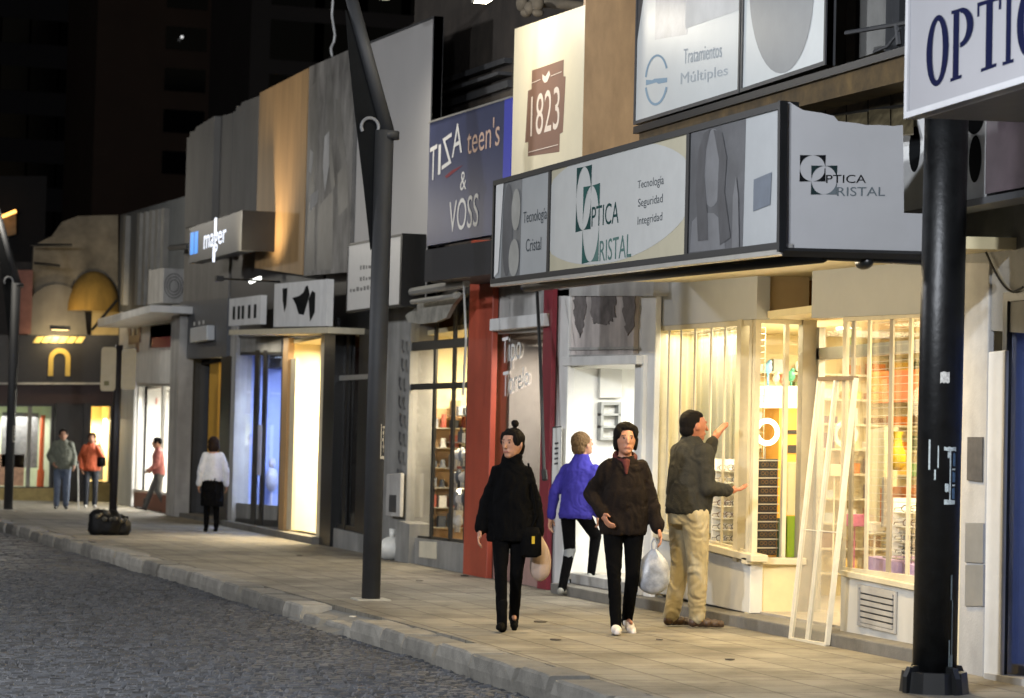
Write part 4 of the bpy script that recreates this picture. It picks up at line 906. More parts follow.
P('upper_wall', [Vector((8.3, onX(300, 200, 8.3).y, 2.8)), Vector((8.3, onX(430, 100, 8.2).y + .98, 2.8)), Vector((8.3, onX(430, 100, 8.2).y + .98, 7.6)), Vector((8.3, onX(300, 200, 8.3).y, 7.2))], M['brown'], b5, .3)
bm = B(); q = fr(D - .09, 397, 404, 340, 338, 505, 505)
rg = random.Random(2)
for k in range(9):
    v = k / 9; u = rg.uniform(.1, .4); shape(bm, q, [(u, v), (u + .3, v + .01), (u + .2, v + .06), (u + .5, v + .08), (u + .25, v + .09), (u, v + .05)], .004)
solo('graffiti', bm, M['dgrey'], 'dark graffiti scrawl running down the grey pillar', 'graffiti')
t = thing('meter_box', 'small grey metal meter box low on the grey graffiti pillar', 'meter box', onX(393, 518, D - .1))
q = fr(D - .13, 386, 400, 474, 473, 517, 516); part('case', slab(B(), q, (.05, 0, 0)), M['lgrey'], t, bevel=.01); part('hatch', slab(B(), sub(q, .25, .75, .5, .9, .004), (.004, 0, 0)), M['dgrey'], t)
bm = B(); p = onZ(391, 560, 0); ell(bm, p + Vector((0, 0, .15)), (.17, .17, .16), seg=18)
for v in bm.verts: v.co += Vector((1, 1, .6)) * noise.noise(v.co * 9) * .02; v.co.z = max(v.co.z, .001)
bar(bm, p + Vector((.0, 0, .28)), p + Vector((0.02, 0.02, .4)), .03, .05)
solo('rubbish_sack', bm, mat('white plastic', 'cfcfca', .4, var=.1), 'white knotted plastic sack on the pavement at the foot of the grey pillar', 'sack', smooth=True)
# white box sign with black end
t = thing('projecting_box_sign', 'white box sign with faint print and black end, behind the lamp post', 'sign', onX(400, 310, 7.15))
q = fr(7.15, 347.5, 401, 244, 233.5, 306.5, 313); part('panel', slab(B(), q, (.08, 0, 0)), mat('white acrylic dim', 'c6c4bf', .4, var=.06), t); part('frame', frame_q(B(), q, .03, .09, .01), M['black'], t)
bm = B(); y2 = q[1].y - .008; box(bm, 7.14, 7.14 + .34, y2 - .05, y2, q[2].z, q[1].z); part('end_panel', bm, M['black'], t)
bm = B()
rg = random.Random(4)
for v, u0, u1 in ((.34, .25, .55), (.5, .25, .55), (.64, .06, .6)):
    u = u0
    while u < u1: w_ = rg.uniform(.025, .06); shape(bm, sub(q, u, u + w_, v + rg.uniform(0, .03), v + .07), [(0, 0), (1, .1), (.9, 1), (.1, .9)]); u += w_ + .02
part('lettering', bm, mat('faint print', '6b6a68', .5, var=0), t)

# =================================================================== 6 shop with blue window and bright open doorway
b6 = thing('shop_building', 'shop with blue lit glass doors and a bright warm open doorway', 'shop', (8, 38, 0), 'shop buildings along the pavement')
P('pillar', fr(D - .02, 228, 234, 300, 300, None, None, 430), M['lgrey'], b6, .3)
P('pillar', fr(D, 281, 286, 333, 333, None, None, 430), M['tan'], b6, .1)
P('pillar', fr(D - .01, 318.5, 322, 333, 333, None, None, 430), M['creamfr'], b6, .3)
P('lintel', fr(D + .02, 228, 323, 268, 258, 338, 338, 300), M['dgrey'], b6, .25)
bm = B(); slab(bm, fr(D - .5, 229, 328, 330, 327, 333, 335, 331), (.55, 0, 0)); part('canopy', bm, M['creamfr'], b6)
q = fr(D + .05, 235, 281, 350, 349, 527, 523, 430)
f6 = part('window_frame', frame_q(B(), q, .1, .04), M['black'], b6); pane(q, f6)
for a, b_ in ((252.5, 257), (261, 264.5)): part('mullion', slab(B(), fr(D + .04, a, b_, 350, 350, 526, 526), (.03, 0, 0)), M['black'], f6)
part('panel', slab(B(), fr(D + .06, 236, 281, 503, 506, 528, 524), (.05, 0, 0)), M['grey'], f6)
part('header_panel', slab(B(), fr(D + .045, 235, 281, 337, 337, 352, 352), (.06, 0, 0)), M['grey'], b6)
bm = B(); 
for px in (258.5, 260.5): p = onX(px, 440, D - .02); box(bm, D - .03, D - .0, p.y - .02, p.y + .02, zat(D, p.y, 475), zat(D, p.y, 425))
part('door_handle', bm, M['alu'], f6)
y0, y1, ym = onX(321, 430, D).y, onX(231, 430, D).y, onX(283.5, 430, D).y
room(b6, ym + .03, y1, D + .09, 9.6, .1, 3.15, M['interior_blue']); room(b6, y0, ym - .03, D + .09, 10.5, .1, 3.15, mat('bright cream wall', 'efe0b4', .8, var=.05))
bm = B(); slab(bm, [(D - .14, y1, .1), (D - .14, y0 - .2, .1), (D + .3, y0 - .2, .1), (D + .3, y1, .1)], (0, 0, -.15)); part('step', bm, M['stone'], b6)
lamp('blue shop light', 'AREA', (8.7, (ym + y1) / 2, 3.05), 420, (.66, .78, 1), 1.2, sizey=2)
lamp('bright doorway light', 'AREA', (8.6, (ym + y0) / 2, 3.05), 900, (1, .86, .6), 1.0, sizey=1.6)
lamp('canopy tube light', 'AREA', (D - .3, (y1 + y0) / 2, zat(D, ym, 337)), 25, (1, .9, .7), .1, sizey=3)
for k in range(4):
    p = onX(243 + k * 9.5, 478 + (k % 2) * 10, 8.4); bm = B()
    bar(bm, (p.x, p.y, .1), (p.x, p.y, p.z), .02); ell(bm, (p.x, p.y, p.z + .15), (.12, .16, .22), seg=10); ell(bm, (p.x, p.y, p.z + .45), (.07, .07, .1), seg=8)
    solo('display_bust', bm, mat('bust pale', 'b9bcd0', .5, var=.2, scale=8), 'pale display bust standing behind the blue lit glass doors', 'display bust', 'busts behind the blue glass', True)
bm = B(); box(bm, 9.2, 10.3, ym - .7, ym - .1, .1, .95); solo('shop_counter', bm, M['creamfr'], 'cream counter inside the bright warm doorway', 'counter')
bm = B(); box(bm, D + .05, D + .1, ym - .62, ym - .1, .12, 2.9); solo('folded_shutter', bm, M['creamfr'], 'cream folded shutter leaf at the edge of the bright warm doorway', 'shutter')
t = thing('shop_sign', 'small white sign with five dark vertical strokes', 'sign', onX(245, 325, D - .4))
q = fr(D - .42, 229, 260.5, 299, 295, 324, 326); part('panel', slab(B(), q, (.1, 0, 0)), M['white'], t)
for u in (.13, .29, .42, .62, .8): part('lettering', shape(B(), sub(q, u, u + .08, .3, .78), [(0, 0), (1, 0), (1, 1), (0, 1)]), ink('black ink', '101214'), t)
t = thing('shop_sign', 'white sign with black wedge, blob and slashed shapes', 'sign', onX(300, 328, D - .45))
q = fr(D - .47, 274, 326.5, 284, 279, 326, 327); part('panel', slab(B(), q, (.1, 0, 0)), M['white'], t)
bm = B(); shape(bm, q, [(.17, .12), (.27, .12), (.26, .5), (.22, .68), (.18, .4)]); shape(bm, q, [(.37, .35), (.5, .32), (.58, .25), (.62, .12), (.66, .1), (.7, .3), (.6, .75), (.5, .72), (.44, .5)]); shape(bm, q, [(.68, .4), (.74, .22), (.8, .28), (.8, .7), (.72, .9), (.7, .7)])
for a in ((.56, .78), (.7, .78)): shape(bm, q, [(a[0], a[1]), (a[0] + .1, a[1] - .35), (a[0] + .12, a[1] - .35), (a[0] + .03, a[1])], .009) if False else None
part('lettering', bm, ink('black ink', '101214'), t)
t = thing('fluorescent_lamp', 'short white fluorescent tube fitting under the tall golden panel', 'lamp', onX(255, 282, 7.2))
bm = B(); bar(bm, onX(250.5, 282, 7.2), onX(260, 278, 7.2), .03); part('tube', bm, emit('tube white', 'f6f8f0', 4), t); bm = B(); bar(bm, onX(250, 280.5, 7.26), onX(261, 276.5, 7.26), .03); part('housing', bm, M['black'], t)
P('upper_wall', [Vector((8.3, y1 + 7, 2.9)), Vector((8.3, onX(300, 200, 8.3).y + .02, 2.9)), Vector((8.3, onX(300, 200, 8.3).y + .02, 7.0)), Vector((8.3, y1 + 7, 7.0))], M['brown'], b6, .3)
P('upper_fascia', fr(D + .03, 228, 324, 236, 225, 300, 300, 270), M['black'], b6, .2)

# tall billboard panels above
HX = 7.45
t = thing('billboard_panel', 'tall golden tan billboard panel between the pale panels and the figure mural', 'billboard', onX(282, 272, HX), 'tall billboard panels')
q = fr(HX, 257.5, 305.5, 93, 68, 275, 268, 170); part('panel', slab(B(), q, (.12, 0, 0)), M['tan'], t); 
gq = q
t = thing('billboard_panel', 'tall grey mural billboard printed with blurred dark figures', 'billboard', onX(330, 275, HX), 'tall billboard panels')
q = fr(HX, 306.5, 352, 67, 47, 272, 276, 170); part('panel', slab(B(), q, (.12, 0, 0)), mat('mural pale', '7b7873', .6, var=.75, scale=1.1, stretch=(1, 1.6, .8), streak=.1), t)
bm = B(); mg = mat('mural mid', '6b6964', .5, var=.3, scale=2)
for pl_ in ([(.06, .1), (.2, .08), (.26, .3), (.2, .55), (.26, .98), (.04, .98), (.08, .5)], [(.42, .08), (.5, .06), (.54, .14), (.6, .3), (.56, .42), (.66, .6), (.58, .62), (.5, .45), (.42, .5), (.44, .3)], [(.62, .2), (.72, .22), (.78, .36), (.88, .48), (.8, .5), (.68, .4)], [(.7, .55), (.9, .5), (.95, .7), (.75, .75)], [(.3, .68), (.62, .62), (.66, .98), (.3, .98)]): shape(bm, q, pl_, .004)
part('picture', bm, mg, t)
bm = B(); shape(bm, q, [(.4, .36), (.5, .34), (.52, .5), (.44, .62), (.38, .5)], .007); shape(bm, q, [(.08, .4), (.16, .42), (.12, .52), (.05, .5)], .007); shape(bm, q, [(.1, .62), (.3, .6), (.28, .66), (.1, .7)], .007); part('picture', bm, M['lgrey'], t)
t = thing('billboard_panel', 'large plain light grey billboard panel behind the lamp post', 'billboard', onX(405, 245, HX), 'tall billboard panels')
q = fr(HX, 356, 430.5, 46, 16, 300, 306, 160); part('panel', slab(B(), q, (.12, 0, 0)), mat('plain grey board', 'a3a19f', .5, var=.05, scale=1), t)
bm = B(); frame_q(bm, q, .03, .13, .006); part('frame', bm, M['dgrey'], t)
old = mat('aged white board', '6c6a66', .8, var=.15, scale=.8, streak=.15)
for i, (a, b_, c_, d_, e_, f_) in enumerate(((186, 213, 134, 116, 222, 228), (213.5, 231, 119, 113, 218, 222), (231.5, 257, 107, 96, 212, 217))):
    t = thing('billboard_panel', ('lowest aged white panel, above the lit blue and white sign', 'middle aged white panel of the three, darker and streaked', 'aged white panel beside the golden one, with notched upper corner')[i], 'billboard', onX((a + b_) / 2, e_, HX), 'tall billboard panels')
    q = fr(HX + (.12 if i == 1 else 0), a, b_, c_, d_, e_, f_, 170)
    n_ = sub(q, 0, 1, 0, 1); pts_ = [qpt(q, 0, .04), qpt(q, .1, .05), qpt(q, .12, .0), qpt(q, .3, .02), qpt(q, .34, -.01), qpt(q, 1, 0), qpt(q, 1, 1), qpt(q, 0, 1)]
    part('panel', slab(B(), pts_, (.12, 0, 0)), old, t)
p = qpt(gq, .5, 1.0) + Vector((-.95, 0, -.12))
t = thing('panel_uplight', 'small black uplight on an arm under the golden panel', 'floodlight', p); bm = B(); box(bm, p.x - .06, p.x + .06, p.y - .1, p.y + .1, p.z - .08, p.z); bar(bm, p - Vector((0, 0, .04)), p + Vector((1.0, 0, -.05)), .015); part('housing', bm, M['black'], t)
aim(lamp('panel uplight', 'SPOT', p + Vector((0, 0, .05)), 300, (1, .78, .48), .12, spot=115, blend=.9), qpt(gq, .5, .4))
bm = B(); tube(bm, [onX(333 + dx, y, 7.6) for dx, y in ((-2, -30), (0, 0), (-1, 15), (2, 35), (1, 42), (-2, 48), (-1, 56))], .018); solo('hanging_cable', bm, M['white'], 'pale wire hanging down above the grey mural panel', 'cable')

# =================================================================== 7 dark doorway shop with the lit sign
b7 = thing('shop_building', 'dark grey shop front with black doorway and a narrow yellow lit door leaf', 'shop', (8, 46, 0), 'shop buildings along the pavement')
P('fascia_wall', fr(D - .04, 179, 227, 302, 298, 357, 359), mat('slate grey panel', '57595d', .5, var=.12), b7, .3)
P('upper_fascia', fr(D - .02, 184, 229, 228, 222, 299, 303, 265), mat('warm grey panel', '77746f', .6, var=.12, streak=.2), b7, .25)
P('jamb', fr(D - .03, 177, 183, 358, 358, None, None, 440), M['dgrey'], b7, .5)
P('jamb', fr(D - .03, 219, 229, 356, 356, None, None, 440), M['black'], b7, .4)
y0, y1 = onX(219, 440, D).y, onX(182, 440, D).y
room(b7, y0, y1, D + .3, 9.6, .08, zat(D, y0, 358), M['dark_in'], M['dark_in'])
part('door_leaf', slab(B(), fr(D + .35, 208, 217, 362, 362, 500, 500), (.05, 0, 0)), mat('yellow lit door', 'd8a53a', .5, var=.08), b7)
bm = B(); box(bm, D - .1, D + .3, y0, y1, -.05, .08); part('step', bm, M['stone'], b7)
lamp('doorway lamp', 'POINT', (D + .2, y0 + .35, 2.6), 30, (1, .75, .35), .1)
t = thing('lightbox', 'small pale square box sign on the slate grey front above the black doorway', 'sign', onX(198, 343, D - .2))
q = fr(D - .2, 190, 206.5, 328, 325, 340, 343); part('box', slab(B(), q, (.16, 0, 0)), mat('pale lightbox', 'c3c6c8', .4, var=.06), t, bevel=.02); bm = B()
for u in (.2, .5, .75): shape(bm, sub(q, u, u + .1, -.35, -.1), [(0, 0), (1, 0), (1, 1), (0, 1)], .0)
part('lettering', bm, M['white'], t)
t = thing('lit_box_sign', 'grey box sign with glowing blue block and white letters over the dark doorway', 'sign', onX(215, 262, 6.9))
LX = 6.9
q = fr(LX, 189.5, 241, 228, 210.5, 250.5, 263.5); part('panel', slab(B(), q, (.25, 0, 0)), mat('sign slate', '46494c', .5, var=.1), t)
y2 = q[1].y; bm = B(); box(bm, LX - .001, LX + .75, y2 - .06, y2 - .003, q[2].z, q[1].z); part('end_panel', bm, M['black'], t)
bm = B(); shape(bm, fr(LX, 190.5, 194, 233, 232, 254, 255), [(0, 0), (1, 0), (1, 1), (0, 1)], .01); shape(bm, fr(LX, 194.7, 198, 232, 231, 253, 254), [(0, 0), (1, 0), (1, 1), (0, 1)], .01); part('block', bm, emit('blue neon', '2a7fd0', 1.4), t)
bm = B(); text(bm, fr(LX, 204, 226, 236, 229, 248, 256), 'mager', .01)
shape(bm, fr(LX, 214.6, 216.8, 218, 217.5, 236, 236), [(0, 0), (1, 0), (1, 1), (0, 1)], .01); shape(bm, fr(LX, 212.8, 215.2, 247, 247, 262, 262), [(0, 0), (1, 0), (1, 1), (0, 1)], .01)
part('lettering', bm, emit('white neon', 'dfe6f4', 1.6), t)
bm = B(); tube(bm, [onX(189, 246, 7.0), onX(170, 248, 7.4)], .06); part('arm', bm, M['dgrey'], t)

# =================================================================== 8 white shop at the far end
b8 = thing('shop_building', 'white far shop with dark red emblems, bright window and finned grey storey above', 'shop', (8, 54, 0), 'shop buildings along the pavement')
P('wall', fr(D, 119, 172, 312, 312, 384, 382), M['white'], b8, .25)
P('wall', fr(D + .004, 119, 133, 380, 380, None, None, 440), M['white'], b8, .25)
P('column', fr(D - .2, 168.5, 177, 305, 305, None, None, 420), M['lgrey'], b8, .3)
P('base_wall', fr(D + .01, 132, 170, 492, 496, None, None), mat('brick red base', '7b4b3a', .8, var=.2), b8, .2)
q = fr(D + .05, 132, 170, 383, 382, 497, 492); f8 = part('window_frame', frame_q(B(), q, .08, .04), M['alu'], b8); pane(q, f8)
for px in (136, 160): P('mullion', fr(D + .045, px, px + 1.2, 384, 384, 496, 496), M['alu'], f8, .07)
y0, y1 = onX(170, 440, D).y, onX(133, 440, D).y
room(b8, y0, y1, D + .3, 10, .1, zat(D, y0, 384), M['interior_white'])
lamp('far white shop light', 'AREA', (8.8, (y0 + y1) / 2, zat(D, y0, 390)), 700, (1, .97, .9), 1.5, sizey=3)
bm = B(); slab(bm, fr(D + .5, 141, 156, 398, 398, 404, 405), (.03, 0, 0)); solo('shop_placard', bm, mat('salmon placard', 'c77a68', .5, var=.15), 'salmon pink placard hung inside the bright far shop window', 'placard')
P('canopy', fr(D - .9, 98, 150, 319, 305, 312, 327, 316), M['white'], b8, .9)
P('upper_wall', fr(D + .1, 119, 184, 215, 196, 312, 312, 260), mat('blue grey render', '5c6063', .7, var=.15, streak=.25), b8, .3)
for px in (122, 136, 142, 148, 154, 160): P('fin', fr(D - .02, px, px + 2.6, 216 - (px - 120) * .2, 216 - (px - 120) * .2, 305, 305, 260), M['grey'], b8, .14)
t = thing('wall_air_conditioner', 'grey air conditioner box on the finned grey storey above the white canopy', 'air conditioner', onX(162, 305, D - .4))
q = fr(D - .35, 148, 163, 270, 268, 303, 305); part('case', slab(B(), q, (.45, 0, 0)), M['lgrey'], t, bevel=.02)
bm = B(); y2 = q[1].y - .01; c = Vector((D - .12, y2, (q[1].z + q[2].z) / 2))
for r in (.1, .15, .2): tube(bm, [c + Vector((math.cos(a) * r, 0, math.sin(a) * r * 1.3)) for a in [2 * math.pi * i / 16 for i in range(17)]], .008, 4)
part('fan_grille', bm, M['black'], t)
t = thing('wall_emblem', 'dark brown three-pronged emblem on the white far shop', 'emblem', onX(136, 350, D))
q = fr(D, 128, 141.5, 324, 323, 352, 354); bm = B(); slab(bm, [qpt(q, a, b_, .02) for a, b_ in ((0, .05), (.2, .05), (.25, .4), (.42, .4), (.42, .0), (.58, .0), (.58, .4), (.75, .38), (.8, .02), (1, .02), (.95, .65), (.85, .68), (.85, 1), (.65, 1), (.62, .7), (.1, .7), (.1, .45))], (.02, 0, 0)); part('plate', bm, mat('brown emblem', '5a2f2c', .5, var=.1), t)
t = thing('wall_emblem', 'dark red plaque emblem on the white far shop', 'emblem', onX(160, 348, D))
q = fr(D, 150, 171, 326, 323, 347, 348); part('plate', slab(B(), q, (.03, 0, 0)), mat('maroon emblem', '5f2a2c', .5, var=.1), t); part('band', slab(B(), sub(q, .1, 1, .55, 1, .006), (.004, 0, 0)), mat('rose emblem', '9c3a42', .5, var=.1), t)

# =================================================================== 9 building across the end of the street
YE = 61.0
b9 = thing('corner_building', 'dark shop building closing the street with a gold arch emblem and pale curved storey above', 'building', onY(60, 490, YE))
PY = lambda name, q, m, par, tt=.3, lb=None: part(name, slab(B(), q, (0, tt, 0)), m, par, label=lb)
blk = mat('black shop front', '1c1917', .45, var=.2)
PY('fascia', frY(YE, -60, 119, 335, 383), blk, b9); bm = B(); slab(bm, frY(YE - .08, -60, 104, 382.5, 384.5), (0, .1, 0)); part('trim', bm, M['lgrey'], b9)
PY('header', frY(YE + .02, -60, 119, 384, 404), mat('dark maroon band', '2f1c19', .6, var=.2), b9)
PY('pier', frY(YE, 53, 66, 403, None), blk, b9); PY('pier', frY(YE, 81, 88, 403, None), blk, b9); PY('pier', frY(YE - .02, 112, 120, 403, None), M['creamfr'], b9); PY('pier', frY(YE, -60, -30, 403, None), blk, b9)
PY('door', frY(YE + .15, 66, 81, 402, None), mat('dark door', '28231f', .4, var=.2), b9, .06); PY('door_sign', frY(YE + .05, 64, 78, 393, 403), M['lgrey'], b9, .05)
PY('base_wall', frY(YE - .03, -60, 54, 488, None), mat('yellowish stone', '9a8a5a', .8, var=.25), b9, .25); PY('base_wall', frY(YE - .03, 88, 112, 483, None), mat('yellowish stone', '9a8a5a'), b9, .25)
for a, b_, yb_ in ((-30, 53, 489), (88, 112, 484)):
    q = frY(YE + .02, a, b_, 404, yb_); f = part('window_frame', frame_q(B(), q, .06, .1), blk, b9); bm = B(); slab(bm, [v + Vector((0, .05, 0)) for v in q], (0, .008, 0)); part('pane', bm, M['glass'], f)
bm = B(); slab(bm, frY(YE + .03, 27, 31, 404, 489), (0, .1, 0)); part('mullion', bm, M['grey'], b9)
def roomY(par, px0, px1, z0, z1, depth, wall):
    xa, xb = onY(px0, 440, YE).x, onY(px1, 440, YE).x; bm = B()
    box(bm, xa, xb, YE + depth, YE + depth + .06, z0, z1); box(bm, xa, xa + .05, YE + .31, YE + depth, z0, z1); box(bm, xb - .05, xb, YE + .31, YE + depth, z0, z1); part('room_wall', bm, wall, par)
    bm = B(); box(bm, xa + .05, xb - .05, YE + .31, YE + depth, z0 - .05, z0); part('room_floor', bm, M['floor'], par)
    bm = B(); box(bm, xa + .05, xb - .05, YE + .31, YE + depth, z1, z1 + .05); part('room_ceiling', bm, wall, par)
    return (xa + xb) / 2
zt9 = zat(0, YE, 404)
xm = roomY(b9, -30, 53, .1, zat(onY(20, 404, YE).x, YE, 403), 2.4, mat('pale green wall', 'b9c2ac', .8, var=.08)); lamp('corner window light', 'AREA', (xm, YE + 1.3, 2.1), 120, (1, .95, .82), 1.4)
xm = roomY(b9, 88, 112, .1, zat(onY(100, 404, YE).x, YE, 403), 2.0, mat('bright cream wall', 'efe0b4')); lamp('corner window light', 'AREA', (xm, YE + 1.1, 2.1), 160, (1, .86, .55), .5)
bm = B(); bar(bm, onY(43, 415, YE + .8), onY(41, 470, YE + .8), .06); bar(bm, onY(41, 470, YE + .8), onY(40, 489, YE + .8), .09); solo('orange_prop', bm, mat('orange prop', 'c0562a', .5, var=.1), 'orange upright stick display in the far corner window', 'display')
for i, (px, py, w_, h_, c_) in enumerate(((20, 440, .9, 1.4, '6d6f73'), (10, 470, .7, .8, '8a6c5a'), (100, 455, .4, .3, '5a6478'), (97, 470, .5, .5, '3c4658'))):
    p = onY(px, py, YE + 1.2); bm = B(); box(bm, p.x - w_ / 2, p.x + w_ / 2, p.y, p.y + .3, p.z - h_ / 2, p.z + h_ / 2); solo('window_display', bm, mat('display ' + c_, c_, .6, var=.4, scale=8), ('tall grey', 'brown', 'small blue grey', 'dark blue')[i] + ' block of goods displayed in the far corner shop', 'display')
t = thing('arch_emblem', 'gold arch emblem on the black fascia of the end building', 'emblem', onY(60, 376, YE))
bm = B(); q = frY(YE - .06, 48.5, 70.5, 348, 376)
out = [(0, 1), (0, .4)] + [(.5 - .5 * math.cos(math.pi * i / 14), .4 - .4 * math.sin(math.pi * i / 14)) for i in range(1, 14)] + [(1, .4), (1, 1), (.78, 1), (.78, .42)] + [(.5 + .28 * math.cos(math.pi * i / 14), .42 - .24 * math.sin(math.pi * i / 14)) for i in range(1, 14)] + [(.22, .42), (.22, 1)]
slab(bm, [qpt(q, a, b_) for a, b_ in out], (0, .05, 0)); part('arch', bm, mat('gold', 'b59a4c', .4, metal=.3, var=.1), t)
t = thing('slanted_letter_sign', 'row of slanted gold tiles under the floodlight on the black fascia', 'sign', onY(60, 344, YE))
bm = B()
for k in range(6): q = frY(YE - .05, 36 + k * 8.4, 40.5 + k * 8.4, 336.5, 343); slab(bm, [q[0] + Vector((.02, 0, 0)), q[1] + Vector((.08, 0, 0)), q[2] + Vector((-.02, 0, 0)), q[3] + Vector((-.08, 0, 0))], (0, .04, 0))
part('tile', bm, mat('gold tile', 'd8c070', .4, var=.1), t)
p = onY(60, 329, YE - .6); t = thing('sign_floodlight', 'warm floodlight above the gold arch on the end building', 'floodlight', p)
bm = B(); box(bm, p.x - .25, p.x + .25, p.y - .06, p.y + .06, p.z - .02, p.z + .08); bar(bm, p + Vector((0, .05, .06)), p + Vector((0, .62, .1)), .02); part('housing', bm, M['black'], t)
bm = B(); box(bm, p.x - .2, p.x + .2, p.y - .05, p.y + .05, p.z - .03, p.z - .021); part('lens', bm, emit('warm lens', 'ffd890', 5), t)
aim(lamp('arch flood', 'SPOT', p + Vector((0, 0, -.06)), 110, (1, .78, .42), .1, spot=150, blend=.8), onY(60, 352, YE)); lamp('arch glow', 'POINT', p + Vector((0, .2, .35)), 22, (1, .74, .4), .1)
# storey above
stc = mat('pale stained plaster', '746d60', .85, var=.5, scale=1.1, bump=.3, streak=.12)
PY('parapet', [onY(a, b_, YE + .6) for a, b_ in ((118, 215), (118, 312), (30, 312), (34, 245), (52, 236), (62, 222), (78, 216))], stc, b9, .3)
PY('upper_wall', [onY(a, b_, YE + .9) for a, b_ in ((119, 262), (119, 336), (-60, 336), (-60, 262))], mat('dark upper wall', '2b2725', .8, var=.3), b9, .3)
PY('upper_wall', frY(YE + .3, 14, 32, 270, 334), mat('dull pink plaster', '6e4a44', .8, var=.25), b9, .3)
bm = B()   # curved pale awning shell
def shell(pts, y0, depth, drop):
    rows = []
    for i in range(9):
        u = i / 8
        rows.append([bm.verts.new(Vector((p.x, y0 - depth * math.sin(u * math.pi / 2), p.z - drop * (1 - math.cos(u * math.pi / 2))))) for p in pts])
    for r0_, r1_ in zip(rows[:-1], rows[1:]):
        for j in range(len(pts) - 1): bm.faces.new([r0_[j], r0_[j + 1], r1_[j + 1], r1_[j]])
def halfdome(px0, px1, ytop, ybot, y0, depth):
    a, b_ = onY(px0, ybot, y0), onY(px1, ybot, y0); cx = (a.x + b_.x) / 2; rx = (b_.x - a.x) / 2; zb_ = (a.z + b_.z) / 2; rz = onY((px0 + px1) / 2, ytop, y0).z - zb_
    rows = []
    for i in range(10):
        el = math.pi / 2 * i / 9
        rows.append([bm.verts.new((cx - rx * math.cos(az) * math.cos(el), y0 - depth * math.sin(az) * math.cos(el), zb_ + rz * math.sin(el))) for az in [math.pi * j / 18 for j in range(19)]])
    for r0_, r1_ in zip(rows[:-1], rows[1:]):
        for j in range(18): bm.faces.new([r0_[j], r0_[j + 1], r1_[j + 1], r1_[j]])
bm.free(); PY('curved_gable', [onY(a, b_, YE + .35) for a, b_ in ((28, 336), (29, 304), (34, 294), (44, 287), (56, 284), (68, 286), (78, 293), (84, 303), (87, 336))], mat('dull white shell', '6f6b63', .85, var=.3, scale=.8, streak=.15), b9, .25)
bm = B(); halfdome(66, 120, 271, 312, YE + .5, .7); part('dome_awning', bm, mat('yellow awning cloth', '8a6d30', .9, var=.35, scale=1, stretch=(3, 3, .4)), b9, True)
PY('lit_wall', frY(YE + .5, 92, 119, 300, 335), mat('cream upper wall', 'b7a06a', .7, var=.12), b9, .1)
bm = B()
for a, b_ in (((92, 330), (117, 300)), ((30, 245), (72, 245)), ((34, 263), (60, 266))): bar(bm, onY(*a, YE - .4), onY(*b_, YE - .4), .035); part('strut', bm, M['black'], b9); bm = B()
bm.free()
lamp('storey lamp', 'SPOT', onY(100, 318, YE - 3), 160, (1, .8, .5), .3, spot=70, blend=1).rotation_euler = (math.radians(105), 0, math.radians(-8))
t = thing('dark_house', 'dark house at the far edge with one lamp-lit cornice corner', 'house', onY(0, 480, 75))
bm = B(); slab(bm, frY(75, -90, 40, 176, None), (0, 8, 0)); part('wall', bm, mat('night wall', '151313', .8, var=.3), t)
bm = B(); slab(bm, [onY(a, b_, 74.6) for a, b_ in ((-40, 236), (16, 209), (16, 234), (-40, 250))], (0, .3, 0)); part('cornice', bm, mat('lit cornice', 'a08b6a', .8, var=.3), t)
bm = B(); bar(bm, onY(-6, 220, 74.2), onY(16, 211, 74.2), .05); part('strip_lamp', bm, emit('orange strip', 'ffb45a', 4), t)

# =================================================================== 10 towers behind, near black
tw = mat('tower render', '4a3a2e', .8, var=.2, scale=.3); twd = mat('tower glass', '0c0d0f', .15, var=0)
def tower(label, x0, x1, y0, dep, h, wx, wz, m_, seed, nx, nz, xa, xb, za, zb_):
    t = thing('apartment_tower', label, 'building', ((x0 + x1) / 2, y0, 0), 'dark towers behind the shops')
    bm = B(); box(bm, x0, x1, y0, y0 + dep, -.2, h); part('wall', bm, m_, t)
    for i in range(nx):
        for k in range(nz):
            cx = xa + (xb - xa) * (i + .5) / nx; cz = za + (zb_ - za) * (k + .5) / nz
            bm = B(); box(bm, cx - wx / 2, cx + wx / 2, y0 - .06, y0 - .003, cz - wz / 2, cz + wz / 2); part('window', bm, twd, t)
    return t
YT = 120
xa, xb = onY(95, 100, YT).x, onY(262, 100, YT).x
wl, wr = onY(158, 100, YT).x, onY(262, 100, YT).x; ztop, zbot = onY(200, -22, YT).z, onY(200, 185, YT).z
t10 = tower('dark brown apartment tower with a grid of unlit windows', xa, xb, YT, 14, ztop + 3, (wr - wl) / 2 * .78, (ztop - zbot) / 5 * .55, tw, 1, 2, 5, wl, wr, zbot, ztop)
p = onY(182, 37, YT - .5); bm = B(); ell(bm, p, (.07, .07, .07), seg=8); ob = part('window_light', bm, emit('tiny lamp', 'ffffff', 1), t10)
xa, xb = onY(250, 60, 95).x, onY(470, 60, 95).x
tower('near black tower block rising behind the golden and grey panels', xa, xb, 95, 10, onY(300, -60, 95).z, 2.2, 1.6, mat('night tower', '3a3634', .8, var=.2, scale=.3), 2, 4, 6, xa + 1, xb - 1, 8, onY(300, -40, 95).z)
xa, xb = onY(-60, 60, 140).x, onY(88, 60, 140).x
tower('black tower block at the far corner with no lit windows', xa, xb, 140, 10, onY(30, -40, 140).z, 1.8, 1.4, mat('night tower grey', '26262a', .8, var=.2, scale=.3), 3, 5, 7, xa, xb, 10, onY(30, -40, 140).z)

